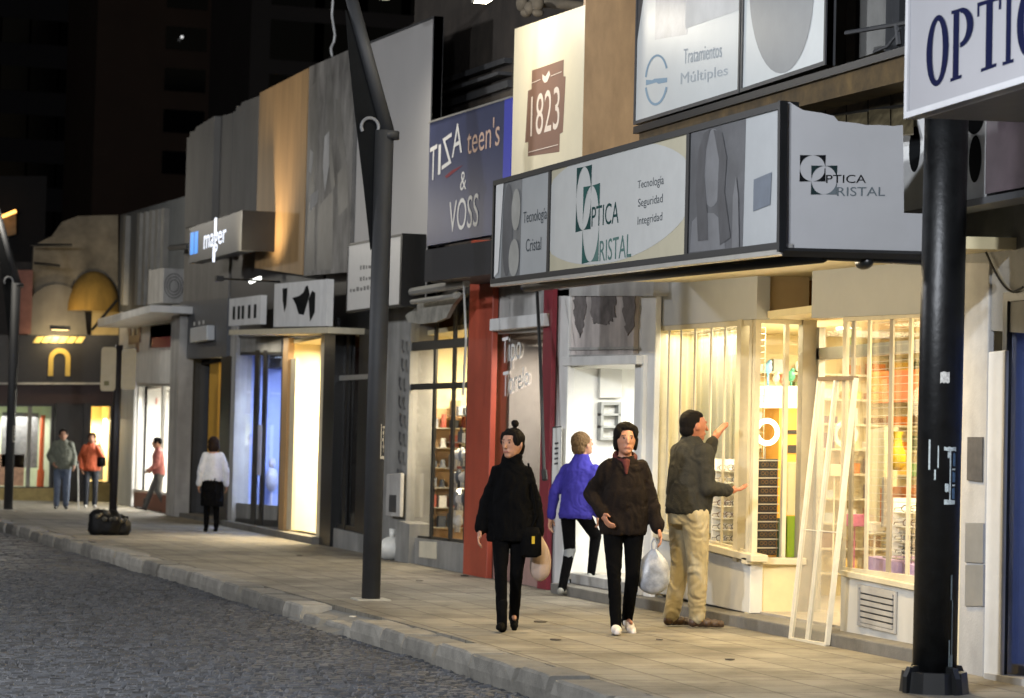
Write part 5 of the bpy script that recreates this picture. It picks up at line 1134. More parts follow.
# =================================================================== street furniture
post_m = mat('dark lamp post paint', '2e2f31', .65, var=.25, scale=3, streak=.2)
LY = 22.33
base = onZ(374.5, 601, 0); base.y = LY
def px_on(px, py): return onY(px, py, LY)
lp = thing('street_lamp', 'slim grey lamp post with bent upper arm and dark web plate, standing mid pavement', 'street lamp', (base.x, LY, 0), 'street lamps along the kerb')
top = px_on(387.5, 131)
bm = B(); bar(bm, (base.x, LY, 0), (base.x + .012, LY, top.z), .088, .092, 24); part('pole', bm, post_m, lp, True)
lp.children[0].data.polygons.foreach_set('use_smooth', [len(p.vertices) == 4 for p in lp.children[0].data.polygons])
bm = B(); a0 = px_on(389, 133); a1 = px_on(345, -25); bar(bm, a0 - Vector((0, 0, .03)), a1, .066, .058, 20); part('arm', bm, post_m, lp, True)
bm = B(); bar(bm, a0 - Vector((0, 0, .06)), a0 + Vector((0, 0, .015)), .1, .1, 20); part('collar', bm, post_m, lp, True)
bm = B(); slab(bm, [px_on(a, b_) for a, b_ in ((346, 10), (349, 52), (355, 110), (364, 185), (371, 250), (380, 225), (380, 150), (388, 128))], (0, .03, 0)); part('web_plate', bm, mat('black web plate', '121314', .9, var=.2, spec=.1), lp)
c = px_on(369.5, 127) - Vector((0, .02, 0))
bm = B(); tube(bm, [c + Vector((math.cos(math.radians(a)) * .085, 0, math.sin(math.radians(a)) * .085)) for a in range(-20, 215, 18)], .016); part('badge', bm, mat('grey badge', '77787a', .6, var=.2), lp)
bm = B(); box(bm, base.x - .16, base.x + .16, LY - .16, LY + .16, 0, .014); part('base_plate', bm, mat('pale base plate', 'a8a498', .7, var=.15), lp)
h = onX(385, -7, 6.5)
wl_ = thing('wall_lamp', 'lit street lamp head on a bracket above the plain grey billboard', 'lamp', h)
bm = B(); ell(bm, h + Vector((0, 0, .07)), (.22, .3, .09), seg=18); bar(bm, h + Vector((.1, 0, .1)), h + Vector((1.9, 0, .5)), .035); part('lamp_head', bm, post_m, wl_, True)
bm = B(); ell(bm, h - Vector((0, 0, .012)), (.16, .22, .05), seg=16); part('lens', bm, emit('street lamp lens', 'fff6e0', 14), wl_, True)
def stickers(parent, cx, cyy, r, items, m_):
    bm = B()
    for (a0_, a1_, z0_, z1_) in items:
        A = [a0_ + (a1_ - a0_) * i / 5 for i in range(6)]
        top_ = [bm.verts.new((cx + r * math.cos(math.radians(a)), cyy + r * math.sin(math.radians(a)), z1_ + .003 * math.sin(a * 3))) for a in A]
        bot_ = [bm.verts.new((cx + r * math.cos(math.radians(a)), cyy + r * math.sin(math.radians(a)), z0_ + .004 * math.cos(a * 2))) for a in A]
        for i in range(5): bm.faces.new([bot_[i], bot_[i + 1], top_[i + 1], top_[i]])
    return part('sticker', bm, m_, parent)
zz = lambda py: zat(base.x, LY, py)
stickers(lp, base.x + .006, LY, .0915, [(-72, -66, zz(458), zz(424)), (-50, -46, zz(452), zz(426)), (-60, -35, zz(428), zz(426)), (-70, -36, zz(459), zz(456)), (-58, -44, zz(434), zz(431)), (-60, -48, zz(441), zz(438)), (-56, -40, zz(448), zz(445))], mat('old sticker', 'b5b0a2', .8, var=.3, scale=40))
lp2 = copy_tree(lp); lp2.location = Vector((4.40, 51.9, 0)); lp2['label'] = 'distant lamp post with torn stickers at the far left end of the kerb'
lp2.scale = (1.08, 1.08, 1.075)
l_ = lamp('street and fill light', 'SPOT', h - Vector((.05, .1, .12)), 350, (1, .93, .80), .2, spot=165, blend=.6)
lamp('street and fill light', 'POINT', (3.4, 51.5, 6.6), 330, (1, .93, .80), .2)
lamp('street and fill light', 'POINT', (.5, 8.5, 6.6), 2300, (.86, .91, 1), .3)
lamp('street and fill light', 'POINT', (-8, 30, 6.6), 3300, (.95, .96, 1), .5)  # added fill from across the road for the far fronts
lamp('street and fill light', 'POINT', (-8, 4, 6.6), 10500, (.90, .94, 1), .22)  # added strong fill across the road for signs and near fronts

# black post in front
pb_ = onZ(934, 692, 0); PXc, PYc = pb_.x, pb_.y
bp_ = thing('steel_post', 'thick black round post with peeling stickers and gusset plates at its foot', 'post', (PXc, PYc, 0))
bm = B(); bar(bm, (PXc, PYc, 0), (PXc + .03, PYc, 4.6), .137, .137, 32); ob = part('shaft', bm, mat('worn black paint', '0d0e0f', .42, var=.8, scale=9, spec=.4, bump=.25, bscale=22), bp_); ob.data.polygons.foreach_set('use_smooth', [len(p.vertices) == 4 for p in ob.data.polygons])
for ang in (0, 90, 180, 270):
    a = math.radians(ang + 12); d_ = Vector((math.cos(a), math.sin(a), 0)); n_ = Vector((-d_.y, d_.x, 0)); c0 = Vector((PXc, PYc, 0)); bm = B()
    slab(bm, [c0 + d_ * .12 - n_ * .02, c0 + d_ * .23 - n_ * .02, c0 + d_ * .23 - n_ * .02 + Vector((0, 0, .1)), c0 + d_ * .2 - n_ * .02 + Vector((0, 0, .16)), c0 + d_ * .12 - n_ * .02 + Vector((0, 0, .17))], n_ * .04); part('gusset', bm, M['black'], bp_)
bm = B(); bar(bm, (PXc, PYc, 0), (PXc, PYc, .13), .215, .2, 10); part('base_plate', bm, M['black'], bp_)
z_ = lambda py: zat(PXc, PYc - .13, py)
stickers(bp_, PXc + .012, PYc, .1385, [(-118, -94, z_(383), z_(372))], mat('white sticker', 'c9c7c0', .6, var=.5, scale=60))
stickers(bp_, PXc + .008, PYc, .1385, [(-88, -84, z_(502), z_(450)), (-104, -68, z_(451), z_(447)), (-102, -70, z_(504), z_(500)), (-100, -90, z_(492), z_(484)), (-94, -88, z_(458), z_(452)), (-120, -117, z_(468), z_(446)), (-128, -124, z_(480), z_(470)), (-144, -139, z_(470), z_(440)), (-80, -70, z_(470), z_(468)), (-80, -70, z_(486), z_(484))], mat('torn poster paper', 'b9c2c0', .7, var=.4, scale=50))
stickers(bp_, PXc + .008, PYc, .138, [(-78, -70, z_(466), z_(453)), (-79, -70, z_(482), z_(472)), (-80, -71, z_(499), z_(488))], mat('blue poster scrap', '46607a', .6, var=.4, scale=50))
stickers(bp_, PXc + .004, PYc, .1385, [(-77, -72, z_(600), z_(575)), (-72, -69, z_(655), z_(600)), (-81, -77, z_(668), z_(640)), (-75, -67, z_(668), z_(655))], mat('grey paint scrape', '6f7a78', .6, var=.4, scale=30))

# sign post far left with two rounded boards
sp = onZ(112.5, 522, 0); SY = sp.y
t = thing('sign_post', 'thin dark pole with two rounded beige boards, rising behind the black rubbish bag', 'sign post', sp)
bm = B(); bar(bm, sp, Vector((sp.x + .02, SY, onY(119, 345, SY).z)), .075, n=14); part('pole', bm, mat('brown black pole', '2a2421', .5, var=.3), t, True)
def rounded(q, r=.18): 
    pts_ = []
    for (cx_, cy_, a0_) in ((r, r * .45, 180), (1 - r, r * .45, 270), (1 - r, 1 - r * .45, 0), (r, 1 - r * .45, 90)):
        for i in range(6): a = math.radians(a0_ + 90 * i / 5); pts_.append(qpt(q, cx_ + r * math.cos(a), cy_ + r * .45 * math.sin(a)))
    return pts_
bei = mat('beige board', 'b3a27c', .5, var=.08)
for a, b_, c_, d_ in ((101, 116, 347, 391), (121.5, 136, 348.5, 390)):
    q = frY(SY - .09, a, b_, c_, d_); part('board', slab(B(), rounded(q), (0, .05, 0)), bei, t)
q = frY(SY - .1, 104, 109, 381, 385.5); part('lettering', shape(B(), q, [(0, 0), (1, 0), (1, 1), (0, 1)]), mat('olive mark', '6b6234', .5, var=0), t)
# rubbish bag at its foot
def blob(bm, c, rad, amp=.06, f=4., seg=28, flat=True):
    ell(bm, c, rad, seg=seg)
    for v in list(ELLV):
        d_ = noise.noise_vector(v.co * f) * amp; v.co += d_
        if flat: v.co.z = max(v.co.z, .004 + .01 * abs(noise.noise(v.co * 5)))
    return bm
g = onZ(108, 535, 0)
t = thing('rubbish_bag', 'slumped black rubbish bag with pale scraps at the foot of the beige sign post', 'bag', g)
bm = B()
def lump(bm, cx, cyy, prof_, seed):
    rows = []
    for z, rx, ry in prof_:
        row = []
        for i in range(44):
            a = 2 * math.pi * i / 44; ca, sa = math.cos(a), math.sin(a); k_ = (abs(ca) ** 3.2 + abs(sa) ** 3.2) ** (-1 / 3.2)
            n_ = 1 + (.10 + z * .6) * noise.noise(Vector((ca * 2 + seed, sa * 2, z * 6))) + .05 * noise.noise(Vector((ca * 7 + seed, sa * 7, z * 15)))
            row.append(bm.verts.new((cx + rx * ca * k_ * n_, cyy + ry * sa * k_ * n_, z + ((.02 + .18 * z) * noise.noise(Vector((ca * 3.2, sa * 3.2, seed + z * 3))) if z > .01 else 0))))
        rows.append(row)
    for a_, b_ in zip(rows[:-1], rows[1:]):
        for i in range(44): bm.faces.new([a_[i], a_[(i + 1) % 44], b_[(i + 1) % 44], b_[i]])
    bm.faces.new(rows[0][::-1]); bm.faces.new(rows[-1])
lump(bm, g.x - .06, g.y, [(.004, .21, .2), (.08, .24, .22), (.2, .25, .21), (.3, .24, .18), (.36, .19, .13), (.385, .1, .07)], 1.)
lump(bm, g.x + .17, g.y + .04, [(.004, .15, .17), (.08, .19, .19), (.18, .17, .17), (.26, .11, .11), (.29, .05, .05)], 5.)
part('sack', bm, mat('black bin liner', '0d0d0e', .6, var=.3, bump=.8, bscale=14, spec=.2), t, True)
bm = B()
for dx, dy, h_, ln in ((-.16, -.05, .32, (-.1, -.03, .05)), (.2, .0, .24, (.1, -.04, .05))):
    q_ = g + Vector((dx, dy, h_)); bar(bm, q_ - Vector(ln) * .6, q_ + Vector(ln), .10, .012, 9)
for v in bm.verts: v.co += noise.noise_vector(v.co * 9) * .035
part('knot', bm, mat('black bin liner', '0d0d0e'), t)
bm = B()
for i in range(9):
    c = g + Vector((-.2 + .055 * i, -.2 + .05 * math.sin(i * 2.3), .30 + .05 * math.sin(i * 2.7) - (.0 if i < 5 else .07))); ell(bm, c, (.04 + .015 * (i % 3), .03, .035), rz=i, seg=7)
part('scrap', bm, mat('pale scraps', '4f4b41', .7, var=.4, scale=20), t)

# leaning frame
t = thing('leaning_glazed_frame', 'tall white double-paned frame leaning against the right optician window', 'frame', onZ(809, 645, 0))
b0, b1_ = onZ(792, 641, .1), onZ(827, 646, .02)
b0 = onX(791, 640, D - .03); b1_ = onX(827, 645, D - .03); t0, t1 = onX(820, 379, WX - .05), onX(856, 378, WX - .05)
b0.z = max(b0.z, .0); b1_.z = max(b1_.z, 0)
wm = mat('white worn frame', 'd6d0bf', .45, var=.12, scale=8)
bm = B(); beam(bm, b0, t0, .036, .03); beam(bm, b1_, t1, .036, .03); mb, mt_ = b0.lerp(b1_, .47), t0.lerp(t1, .47); beam(bm, mb, mt_, .036, .03)
beam(bm, b0, b1_, .036, .03); beam(bm, b0.lerp(t0, .42), b1_.lerp(t1, .42), .008, .008); part('frame', bm, wm, t)
bm = B(); beam(bm, t0, t1, .04, .03); part('top_rail', bm, mat('brown top rail', '6d5c48', .5, var=.1), t)
bm = B(); face(bm, [b0, b1_, t1, t0]); dp = glass('dusty pane', tint=(.9, .88, .82), refl=.06, rough=.25); tt = dp.node_tree; om = tt.nodes['Material Output']; df = tt.nodes.new('ShaderNodeBsdfDiffuse'); df.inputs[0].default_value = (.75, .7, .58, 1); m2 = tt.nodes.new('ShaderNodeMixShader'); m2.inputs[0].default_value = .22
tt.links.new(om.inputs[0].links[0].from_socket, m2.inputs[1]); tt.links.new(df.outputs[0], m2.inputs[2]); tt.links.new(m2.outputs[0], om.inputs[0])
ob = part('pane', bm, dp, t)

# grass-thin litter on the paving
rg = random.Random(11)
for i, (px, py, s_, c_) in enumerate(((540, 622, .14, '4c463d'), (600, 600, .05, 'c8c4b8'), (465, 576, .10, '2b2622'), (420, 581, .07, '6a655a'), (175, 528, .08, '8a8375'), (352, 617, .07, 'cfcabc'), (300, 556, .1, '3e3a33'), (660, 640, .06, '58524a'), (555, 640, .09, '4a443b'), (730, 660, .07, '3f3a33'))):
    p = onZ(px, py, .002); bm = B(); k = 7
    slab(bm, [p + Vector((math.cos(2 * math.pi * j / k) * s_ * .5 * rg.uniform(.6, 1.3), math.sin(2 * math.pi * j / k) * s_ * .6 * rg.uniform(.6, 1.2), .002)) for j in range(k)], (0, 0, .006))
    solo('litter_scrap', bm, mat('litter ' + c_, c_, .9, var=.2), 'flattened scrap of litter on the pavement', 'litter', 'litter scraps on the pavement')

# =================================================================== people
def cap(bm, p0, r0, p1, r1, n=14, sq=1.):
    p0 = Vector(p0); p1 = Vector(p1); d = p1 - p0; L = d.length; d.normalize(); a = d.orthogonal().normalized(); c = d.cross(a)
    rows = []
    for (ctr, r, sgn) in ((p0, r0, -1), (p1, r1, 1)):
        rng = (80, 55, 28, 0) if sgn < 0 else (0, 28, 55, 80)
        for e in rng:
            e = math.radians(e); rr = r * math.cos(e); o = ctr + d * (sgn * r * math.sin(e))
            rows.append([bm.verts.new(o + (a * math.cos(t) + c * math.sin(t) * sq) * rr) for t in [2 * math.pi * i / n for i in range(n)]])
    for x, y in zip(rows[:-1], rows[1:]):
        for i in range(n): bm.faces.new([x[i], x[(i + 1) % n], y[(i + 1) % n], y[i]])
    bm.faces.new(rows[0][::-1]); bm.faces.new(rows[-1])
def loft(bm, rings, n=24):
    """rings: (x, y, z, rx, ry)"""
    rows = [[bm.verts.new((x + rx * math.cos(t), y + ry * math.sin(t), z)) for t in [2 * math.pi * i / n for i in range(n)]] for x, y, z, rx, ry in rings]
    for a, b_ in zip(rows[:-1], rows[1:]):
        for i in range(n): bm.faces.new([a[i], a[(i + 1) % n], b_[(i + 1) % n], b_[i]])
    bm.faces.new(rows[0][::-1]); bm.faces.new(rows[-1])
def skin_over(name, bm, m, parent, voxel, smooth=4, fold=0., fscale=(14, 14, 5), paint=None, label=None):
    """melt overlapping solids into one continuous surface"""
    bmesh.ops.recalc_face_normals(bm, faces=bm.faces[:])
    me = bpy.data.meshes.new('tmp'); bm.to_mesh(me); bm.free(); o = bpy.data.objects.new('tmp', me); COL.objects.link(o)
    md = o.modifiers.new('r', 'REMESH'); md.mode = 'VOXEL'; md.voxel_size = voxel; md.adaptivity = 0
    ms = o.modifiers.new('s', 'SMOOTH'); ms.factor = .5; ms.iterations = smooth
    dg = bpy.context.evaluated_depsgraph_get(); out = bpy.data.meshes.new_from_object(o.evaluated_get(dg))
    bpy.data.objects.remove(o); bpy.data.meshes.remove(me)
    out.name = name
    if fold:
        nr = [v.normal.copy() for v in out.vertices]; s0 = random.uniform(0, 50)
        for v, n_ in zip(out.vertices, nr):
            q = Vector((v.co.x * fscale[0] + s0, v.co.y * fscale[1], v.co.z * fscale[2] + 4 * noise.noise(v.co * 5)))
            v.co += n_ * fold * (noise.noise(q) + .5 * noise.noise(q * 2.3))
    out.materials.clear()
    for x in (m if isinstance(m, (list, tuple)) else [m]): out.materials.append(x)
    out.polygons.foreach_set('use_smooth', [True] * len(out.polygons))
    if paint:
        for p in out.polygons: p.material_index = paint(p.center)
    r = bpy.data.objects.new(name, out); COL.objects.link(r); r.parent = parent; ORG[r.name] = ORG[parent.name]
    if label: r['label'] = label
    return r
SKIN = mat('skin', 'a67a62', .55, var=.08, scale=20); SKIN2 = mat('skin ruddy', 'b07c60', .55, var=.08, scale=20); EYE = mat('eye dark', '4a3128', .6, var=0); LIP = mat('lip', '8f564b', .5, var=0)
def hand(bm, wrist, dirv, palm_n, curl=.5, s=1., thumb=1):
    """palm, four unequal bent fingers and a thumb"""
    d = Vector(dirv).normalized(); n = Vector(palm_n); n = (n - d * n.dot(d)).normalized(); side = d.cross(n) * thumb
    w = Vector(wrist)
    k = len(bm.verts)
    cap(bm, w - d * .03, .026 * s, w + d * .03 * s, .027 * s)
    for j in (-1.2, -.4, .4, 1.2): cap(bm, w + d * .02 * s + side * .012 * j * s, .015 * s, w + d * .085 * s + side * .0185 * j * s, .0125 * s, 8)
    for j, L in ((1.25, .072), (.42, .082), (-.42, .076), (-1.25, .058)):
        b0_ = w + d * .085 * s + side * .0185 * j * s; L *= s
        k1 = b0_ + (d * math.cos(curl * .6) + n * math.sin(curl * .6) + side * .05 * j).normalized() * L * .55
        k2 = k1 + (d * math.cos(curl * 1.7) + n * math.sin(curl * 1.7) + side * .03 * j).normalized() * L * .5
        cap(bm, b0_, .0098 * s, k1, .009 * s, 8); cap(bm, k1, .009 * s, k2, .0075 * s, 8)
    tb = w + d * .025 * s + side * .024 * s; t1_ = tb + (d * .7 + side * .7 + n * .25).normalized() * .042 * s; t2 = t1_ + (d * .95 + side * .15 + n * .3).normalized() * .034 * s
    cap(bm, tb, .014 * s, t1_, .011 * s, 8); cap(bm, t1_, .011 * s, t2, .0085 * s, 8)
def person(label, loc, yaw, H, arms, legs, head=(0, 0), lean=0., vox=.0065, skin=SKIN, build=1., group=None, hands=((.5, 1), (.5, -1)), hdirs=None, female=True):
    """local axes: +y is where the body faces, +x its right; returns root, scale, head centre, head matrix"""
    s = H / 1.70
    r = thing('person', label, 'person', loc, group); r.rotation_euler = (0, 0, yaw)
    V = lambda p: Vector(p) * s
    bm = B()
    ly = lean
    loft(bm, [(0, 0, .84 * s, .12 * s, .09 * s), (0, ly * .1, .92 * s, .125 * s, .085 * s), (0, ly * .4, 1.08 * s, .11 * s, .075 * s), (0, ly * .75, 1.25 * s, .125 * s, .085 * s), (0, ly, 1.36 * s, .11 * s, .07 * s), (0, ly, 1.44 * s, .07 * s, .055 * s)])
    hc = Vector((0, ly + .03, 1.578)) * s
    cap(bm, V((0, ly, 1.42)), .055 * s, V((0, ly + .015, 1.53)), .05 * s)
    HM = Matrix.Translation(hc) @ Matrix.Rotation(head[0], 4, 'Z') @ Matrix.Rotation(head[1], 4, 'X') @ Matrix.Scale(1.12, 4)
    hp = lambda x, y, z: HM @ (Vector((x, y, z)) * s)
    for c_, r_ in (((0, 0, 0), (.074, .093, .1)), ((0, .022, -.05), (.056, .066, .066)), ((0, .06, -.088), (.03, .026, .024))):
        ell(bm, c_, r_, seg=18)
        for v in list(ELLV): v.co = HM @ (v.co * s)
    cap(bm, hp(0, .088, .012), .010 * s, hp(0, .108, -.028), .015 * s, 8); ell(bm, hp(.03, .08, .022), (.02 * s, .014 * s, .01 * s), seg=8); ell(bm, hp(-.03, .08, .022), (.02 * s, .014 * s, .01 * s), seg=8)
    cap(bm, hp(-.018, .083, -.062), .010 * s, hp(.018, .083, -.062), .010 * s, 8)
    for sx in (-1, 1): ell(bm, hp(.075 * sx, -.005, -.012), (.012 * s, .022 * s, .032 * s), seg=8)
    for i, sx in enumerate((1, -1)):
        sh_, el, wr = [V(p) for p in arms[i]]
        cap(bm, sh_, .036 * s, el, .034 * s); cap(bm, el, .034 * s, wr, .026 * s)
        hd = (wr - el).normalized() if not hdirs or not hdirs[i] else Vector(hdirs[i][0])
        pn = Vector((-sx, 0, 0)) if not hdirs or not hdirs[i] else Vector(hdirs[i][1])
        if hands[i]: hand(bm, wr + hd * .01, hd, pn, hands[i][0], s * 1.03, hands[i][1])
        hi, kn, an = [V(p) for p in legs[i][:3]]
        cap(bm, hi, .08 * s, kn, .05 * s); cap(bm, kn, .05 * s, an, .036 * s)
        toe = Vector(legs[i][3]).normalized(); cap(bm, an - Vector((0, 0, .03)) * s, .024 * s, an + (toe * .10 - Vector((0, 0, .045))) * s, .016 * s)
    eyes = [hp(.03 * sx, .089, .004) for sx in (-1, 1)]; brows = [hp(.03 * sx, .09, .026) for sx in (-1, 1)]; mouth = hp(0, .094, -.062)
    def paint(c):
        for e in eyes:
            if (c - e).length < .0105 * s: return 1
        for e in brows:
            d_ = c - e
            if abs(d_.z) < .0045 * s and d_.length < .018 * s: return 1
        d_ = c - mouth
        if abs(d_.z) < .006 * s and d_.length < .022 * s: return 2
        return 0
    skin_over('body', bm, [skin, EYE, LIP], r, vox, 3, paint=paint)
    return r, s, hc, HM
def jacket(r, s, rings, arms, m, vox, ra=(.075, .062, .05), fold=.010, name='coat', upto=1., collar=True, extra=None):
    bm = B(); loft(bm, [tuple(v * s for v in q) for q in rings])
    for a in arms:
        if a is None: continue
        sh_, el, wr = [Vector(p) * s for p in a]; wr2 = el.lerp(wr, upto)
        cap(bm, sh_, ra[0] * s, el, ra[1] * s); cap(bm, el, ra[1] * s, wr2, ra[2] * s)
    if extra: extra(bm)
    return skin_over(name, bm, m, r, vox, 5, fold)
def trousers(r, s, legs, m, vox, rt=(.1, .068, .06), fold=.006, hip=(.16, .12), name='trousers', ly=0., low=0.):
    bm = B(); loft(bm, [(0, 0, .80 * s, hip[0] * .9 * s, hip[1] * .95 * s), (0, 0, .90 * s, hip[0] * s, hip[1] * s), (0, ly * .5 + .01, .97 * s, hip[0] * .8 * s, hip[1] * .72 * s)])
    for l in legs:
        hi, kn, an = [Vector(p) * s for p in l[:3]]; cap(bm, hi, rt[0] * s, kn, rt[1] * s); cap(bm, kn, rt[1] * s, an + (an - kn).normalized() * low * s, rt[2] * s)
    return skin_over(name, bm, m, r, vox, 4, fold, (11, 11, 9))
def shoes(r, s, legs, m, vox, size=1., boot=0., name='shoe', sole=None):
    for l in legs:
        an = Vector(l[2]) * s; toe = Vector(l[3]).normalized(); pitch = l[4] if len(l) > 4 else 0.
        dn = Vector((0, 0, -1)); f = (toe * math.cos(pitch) + dn * math.sin(pitch)).normalized(); up = (Vector((0, 0, 1)) * math.cos(pitch) + toe * math.sin(pitch)).normalized()
        bm = B(); hl = an - up * .045 * s - f * .03 * s
        for k, (a, rr, zz_) in enumerate(((0, .036, 0), (.05, .038, .0), (.10, .042, -.006), (.155, .038, -.014), (.195, .028, -.02))):
            c = hl + f * a * s * size + up * zz_ * s; ell(bm, c, (rr * s * size, rr * s * size, .04 * s), seg=12)
        cap(bm, an, .040 * s, an + Vector((0, 0, (.01 if not boot else .06) + boot)) * s, (.036 if not boot else .046) * s)
        for v in bm.verts:
            d_ = (v.co - an).dot(up)
            if d_ < -.083 * s: v.co += up * (-.083 * s - d_)
        skin_over(name, bm, m, r, vox, 6)
def hair(r, s, HM, m, vox, parts_, name='hair', fold=.006):
    bm = B()
    for (x, y, z, rx, ry, rz) in parts_:
        ell(bm, (x, y, z), (rx, ry, rz), seg=16)
        for v in list(ELLV): v.co = HM @ (v.co * s)
    return skin_over(name, bm, m, r, vox, 2, fold, (60, 60, 22))
CAPHAIR = [(0, -.024, .025, .081, .088, .09), (0, .01, .074, .06, .066, .038), (.055, .02, .03, .028, .05, .06), (-.055, .02, .03, .028, .05, .06)]
black_c = mat('black wool', '09090a', 1, var=.3, scale=30, bump=.4, bscale=120, spec=.08); black_l = mat('black leggings', '070708', .95, var=.2, scale=20, spec=.08)
hair_d = mat('dark hair', '100c0a', .85, spec=.15, var=.3, scale=60); hair_b = mat('brown blond hair', '5a452c', .8, spec=.2, var=.4, scale=60)
FACE = lambda v: math.atan2(-v[0], v[1])

# A: young woman in a black oversize coat, walking towards us, looking to her right
g = onZ(508, 631, 0)
armsA = [((.115, 0, 1.335), (.195, -.03, 1.09), (.245, .05, .86)), ((-.115, 0, 1.335), (-.19, -.05, 1.09), (-.235, -.02, .85))]
legsA = [((.08, 0, .88), (.07, .13, .50), (.05, .16, .095), (.1, 1, 0), -.1), ((-.08, 0, .88), (-.06, .0, .49), (-.045, -.20, .14), (-.05, 1, 0), .4)]
rA, s, hc, HM = person('woman in black coat and ankle boots, dark hair in a top bun, looking sideways', g, FACE((-.32, -1)), 1.62, armsA, legsA, head=(-.55, -.05))
jacket(rA, s, [(0, 0, .75, .195, .14), (0, 0, .79, .205, .15), (0, 0, .95, .195, .145), (0, 0, 1.15, .165, .13), (0, .0, 1.28, .15, .115), (0, 0, 1.36, .115, .10), (0, 0, 1.42, .09, .085), (0, .01, 1.49, .08, .078)], armsA, black_c, .009, (.062, .064, .058), .011)
trousers(rA, s, legsA, black_l, .008, (.088, .056, .044), .003, (.15, .11), low=.055); shoes(rA, s, legsA, mat('black boots', '080808', .9, var=.1, spec=.1), .007, .95, .09, 'boot')
hair(rA, s, HM, hair_d, .007, CAPHAIR + [(0, -.06, -.03, .07, .05, .08), (.0, -.035, .145, .03, .03, .028)])
# black shoulder bag and pale shopping bag at her left
def at_local(r, p): return r.matrix_basis @ Vector(p)
rA.rotation_euler = rA.rotation_euler
mA = Matrix.Translation(rA.location) @ Matrix.Rotation(rA.rotation_euler.z, 4, 'Z')
t = thing('handbag', 'black handbag with small yellow tag beside the woman in the black coat', 'handbag', onY(531, 560, g.y - .02))
c = onY(531, 541, g.y - .12); bm = B(); loft(bm, [(c.x, c.y, c.z - .13, .05, .04), (c.x, c.y, c.z - .11, .09, .05), (c.x + .0, c.y, c.z + .05, .085, .05), (c.x, c.y, c.z + .11, .06, .03)]); part('body', bm, black_c, t, True)
bm = B(); tube(bm, [c + Vector((0, 0, .1)), c + Vector((.05, .02, .2)), c + Vector((-.02, .06, .62))], .008); part('strap', bm, black_l, t)
bm = B(); box(bm, c.x - .012, c.x + .012, c.y - .062, c.y - .054, c.z - .02, c.z + .04); part('tag', bm, mat('yellow tag', 'b59a28', .5, var=.1), t)
def plastic_bag(label, top, h, w_, d_, m_, seed, accents=()):
    t = thing('shopping_bag', label, 'shopping bag', top - Vector((0, 0, h)))
    bm = B(); rg_ = random.Random(seed)
    prof_ = [(0, .02), (.05, .55), (.18, .92), (.4, 1.), (.6, .92), (.78, .7), (.9, .38), (1.0, .14)]
    n = 40; rows = []
    for u, k in prof_:
        row = []
        for i in range(n):
            a = 2 * math.pi * i / n; wv = 1 + .12 * noise.noise(Vector((math.cos(a) * 2.5 + seed, math.sin(a) * 2.5, u * 3)))+ .06 * math.sin(a * 7 + seed) * u
            row.append(bm.verts.new((top.x + w_ * k * wv * math.cos(a), top.y + d_ * k * wv * math.sin(a), top.z - h + h * u)))
        rows.append(row)
    for a_, b_ in zip(rows[:-1], rows[1:]):
        for i in range(n): bm.faces.new([a_[i], a_[(i + 1) % n], b_[(i + 1) % n], b_[i]])
    bm.faces.new(rows[0][::-1]); ob = part('sack', bm, m_, t, True)
    md = ob.modifiers.new('sub', 'SUBSURF'); md.levels = 1; md.render_levels = 1
    bm = B()
    for sx in (-1, 1): tube(bm, [top + Vector((sx * w_ * .12, 0, -.01)), top + Vector((sx * .02, 0, .05)), top + Vector((0, 0, .09))], .006)
    part('handle', bm, m_, t)
    for (dx, dz, r_, mm) in accents:
        bm = B(); ell(bm, top + Vector((dx, -d_ * .92, dz)), (r_, .012, r_ * .8), seg=10); part('print', bm, mm, t, True)
    return t
plastic_bag('limp pale pinkish bag held by the woman in the black coat', onY(541, 537, g.y + .06), .36, .09, .08, mat('pale pink bag', 'a89488', .6, var=.15, scale=6), 2)

# B: person in dark jacket with red hood, walking towards us, carrying a plastic bag
g = onZ(621, 633, 0)
armsB = [((.128, 0, 1.35), (.255, -.06, 1.13), (.185, .09, .97)), ((-.128, 0, 1.35), (-.215, -.03, 1.11), (-.275, .05, .87))]
legsB = [((.085, 0, .88), (.08, .10, .49), (.062, .15, .092), (.05, 1, 0), 0), ((-.085, 0, .88), (-.082, .03, .48), (-.07, -.16, .125), (-.2, 1, 0), .35)]
rB, s, hc, HM = person('person in dark jacket with red hood, carrying a plastic bag', g, FACE((-.22, -1)), 1.68, armsB, legsB, head=(.05, .0), build=1.08, skin=mat('skin tan', 'a5745c', .55, var=.08, scale=20))
jk = mat('dark brown jacket', '1b1512', .9, var=.3, scale=8, bump=.3, bscale=60, spec=.12)
jacket(rB, s, [(0, 0, .80, .185, .14), (0, .0, .84, .20, .15), (0, 0, .98, .20, .15), (0, .01, 1.15, .185, .145), (0, .0, 1.28, .17, .13), (0, 0, 1.365, .13, .11), (0, -.01, 1.43, .095, .085)], armsB, jk, .009, (.068, .068, .056), .013)
trousers(rB, s, legsB, black_l, .008, (.09, .06, .046), .005, (.155, .125), low=.05); shoes(rB, s, legsB, mat('white trainers', 'cfc8c2', .5, var=.1), .007, 1.08, .0)
bm = B()
for a in range(0, 360, 18):
    t_ = math.radians(a); pq = [Vector((.082 * math.cos(u), -.005 + .075 * math.sin(u), 1.435 - .04 * math.sin(u))) * s for u in (t_, t_ + .32)]; cap(bm, pq[0], .024 * s, pq[1], .024 * s, 8)
cap(bm, Vector((0, .085, 1.39)) * s, .034 * s, Vector((0, .128, 1.30)) * s, .014 * s); cap(bm, Vector((0, -.09, 1.43)) * s, .06 * s, Vector((0, -.115, 1.34)) * s, .05 * s)
skin_over('hood', bm, mat('red hoodie', '4d1613', .85, var=.25, scale=20), rB, .008, 4, .006)
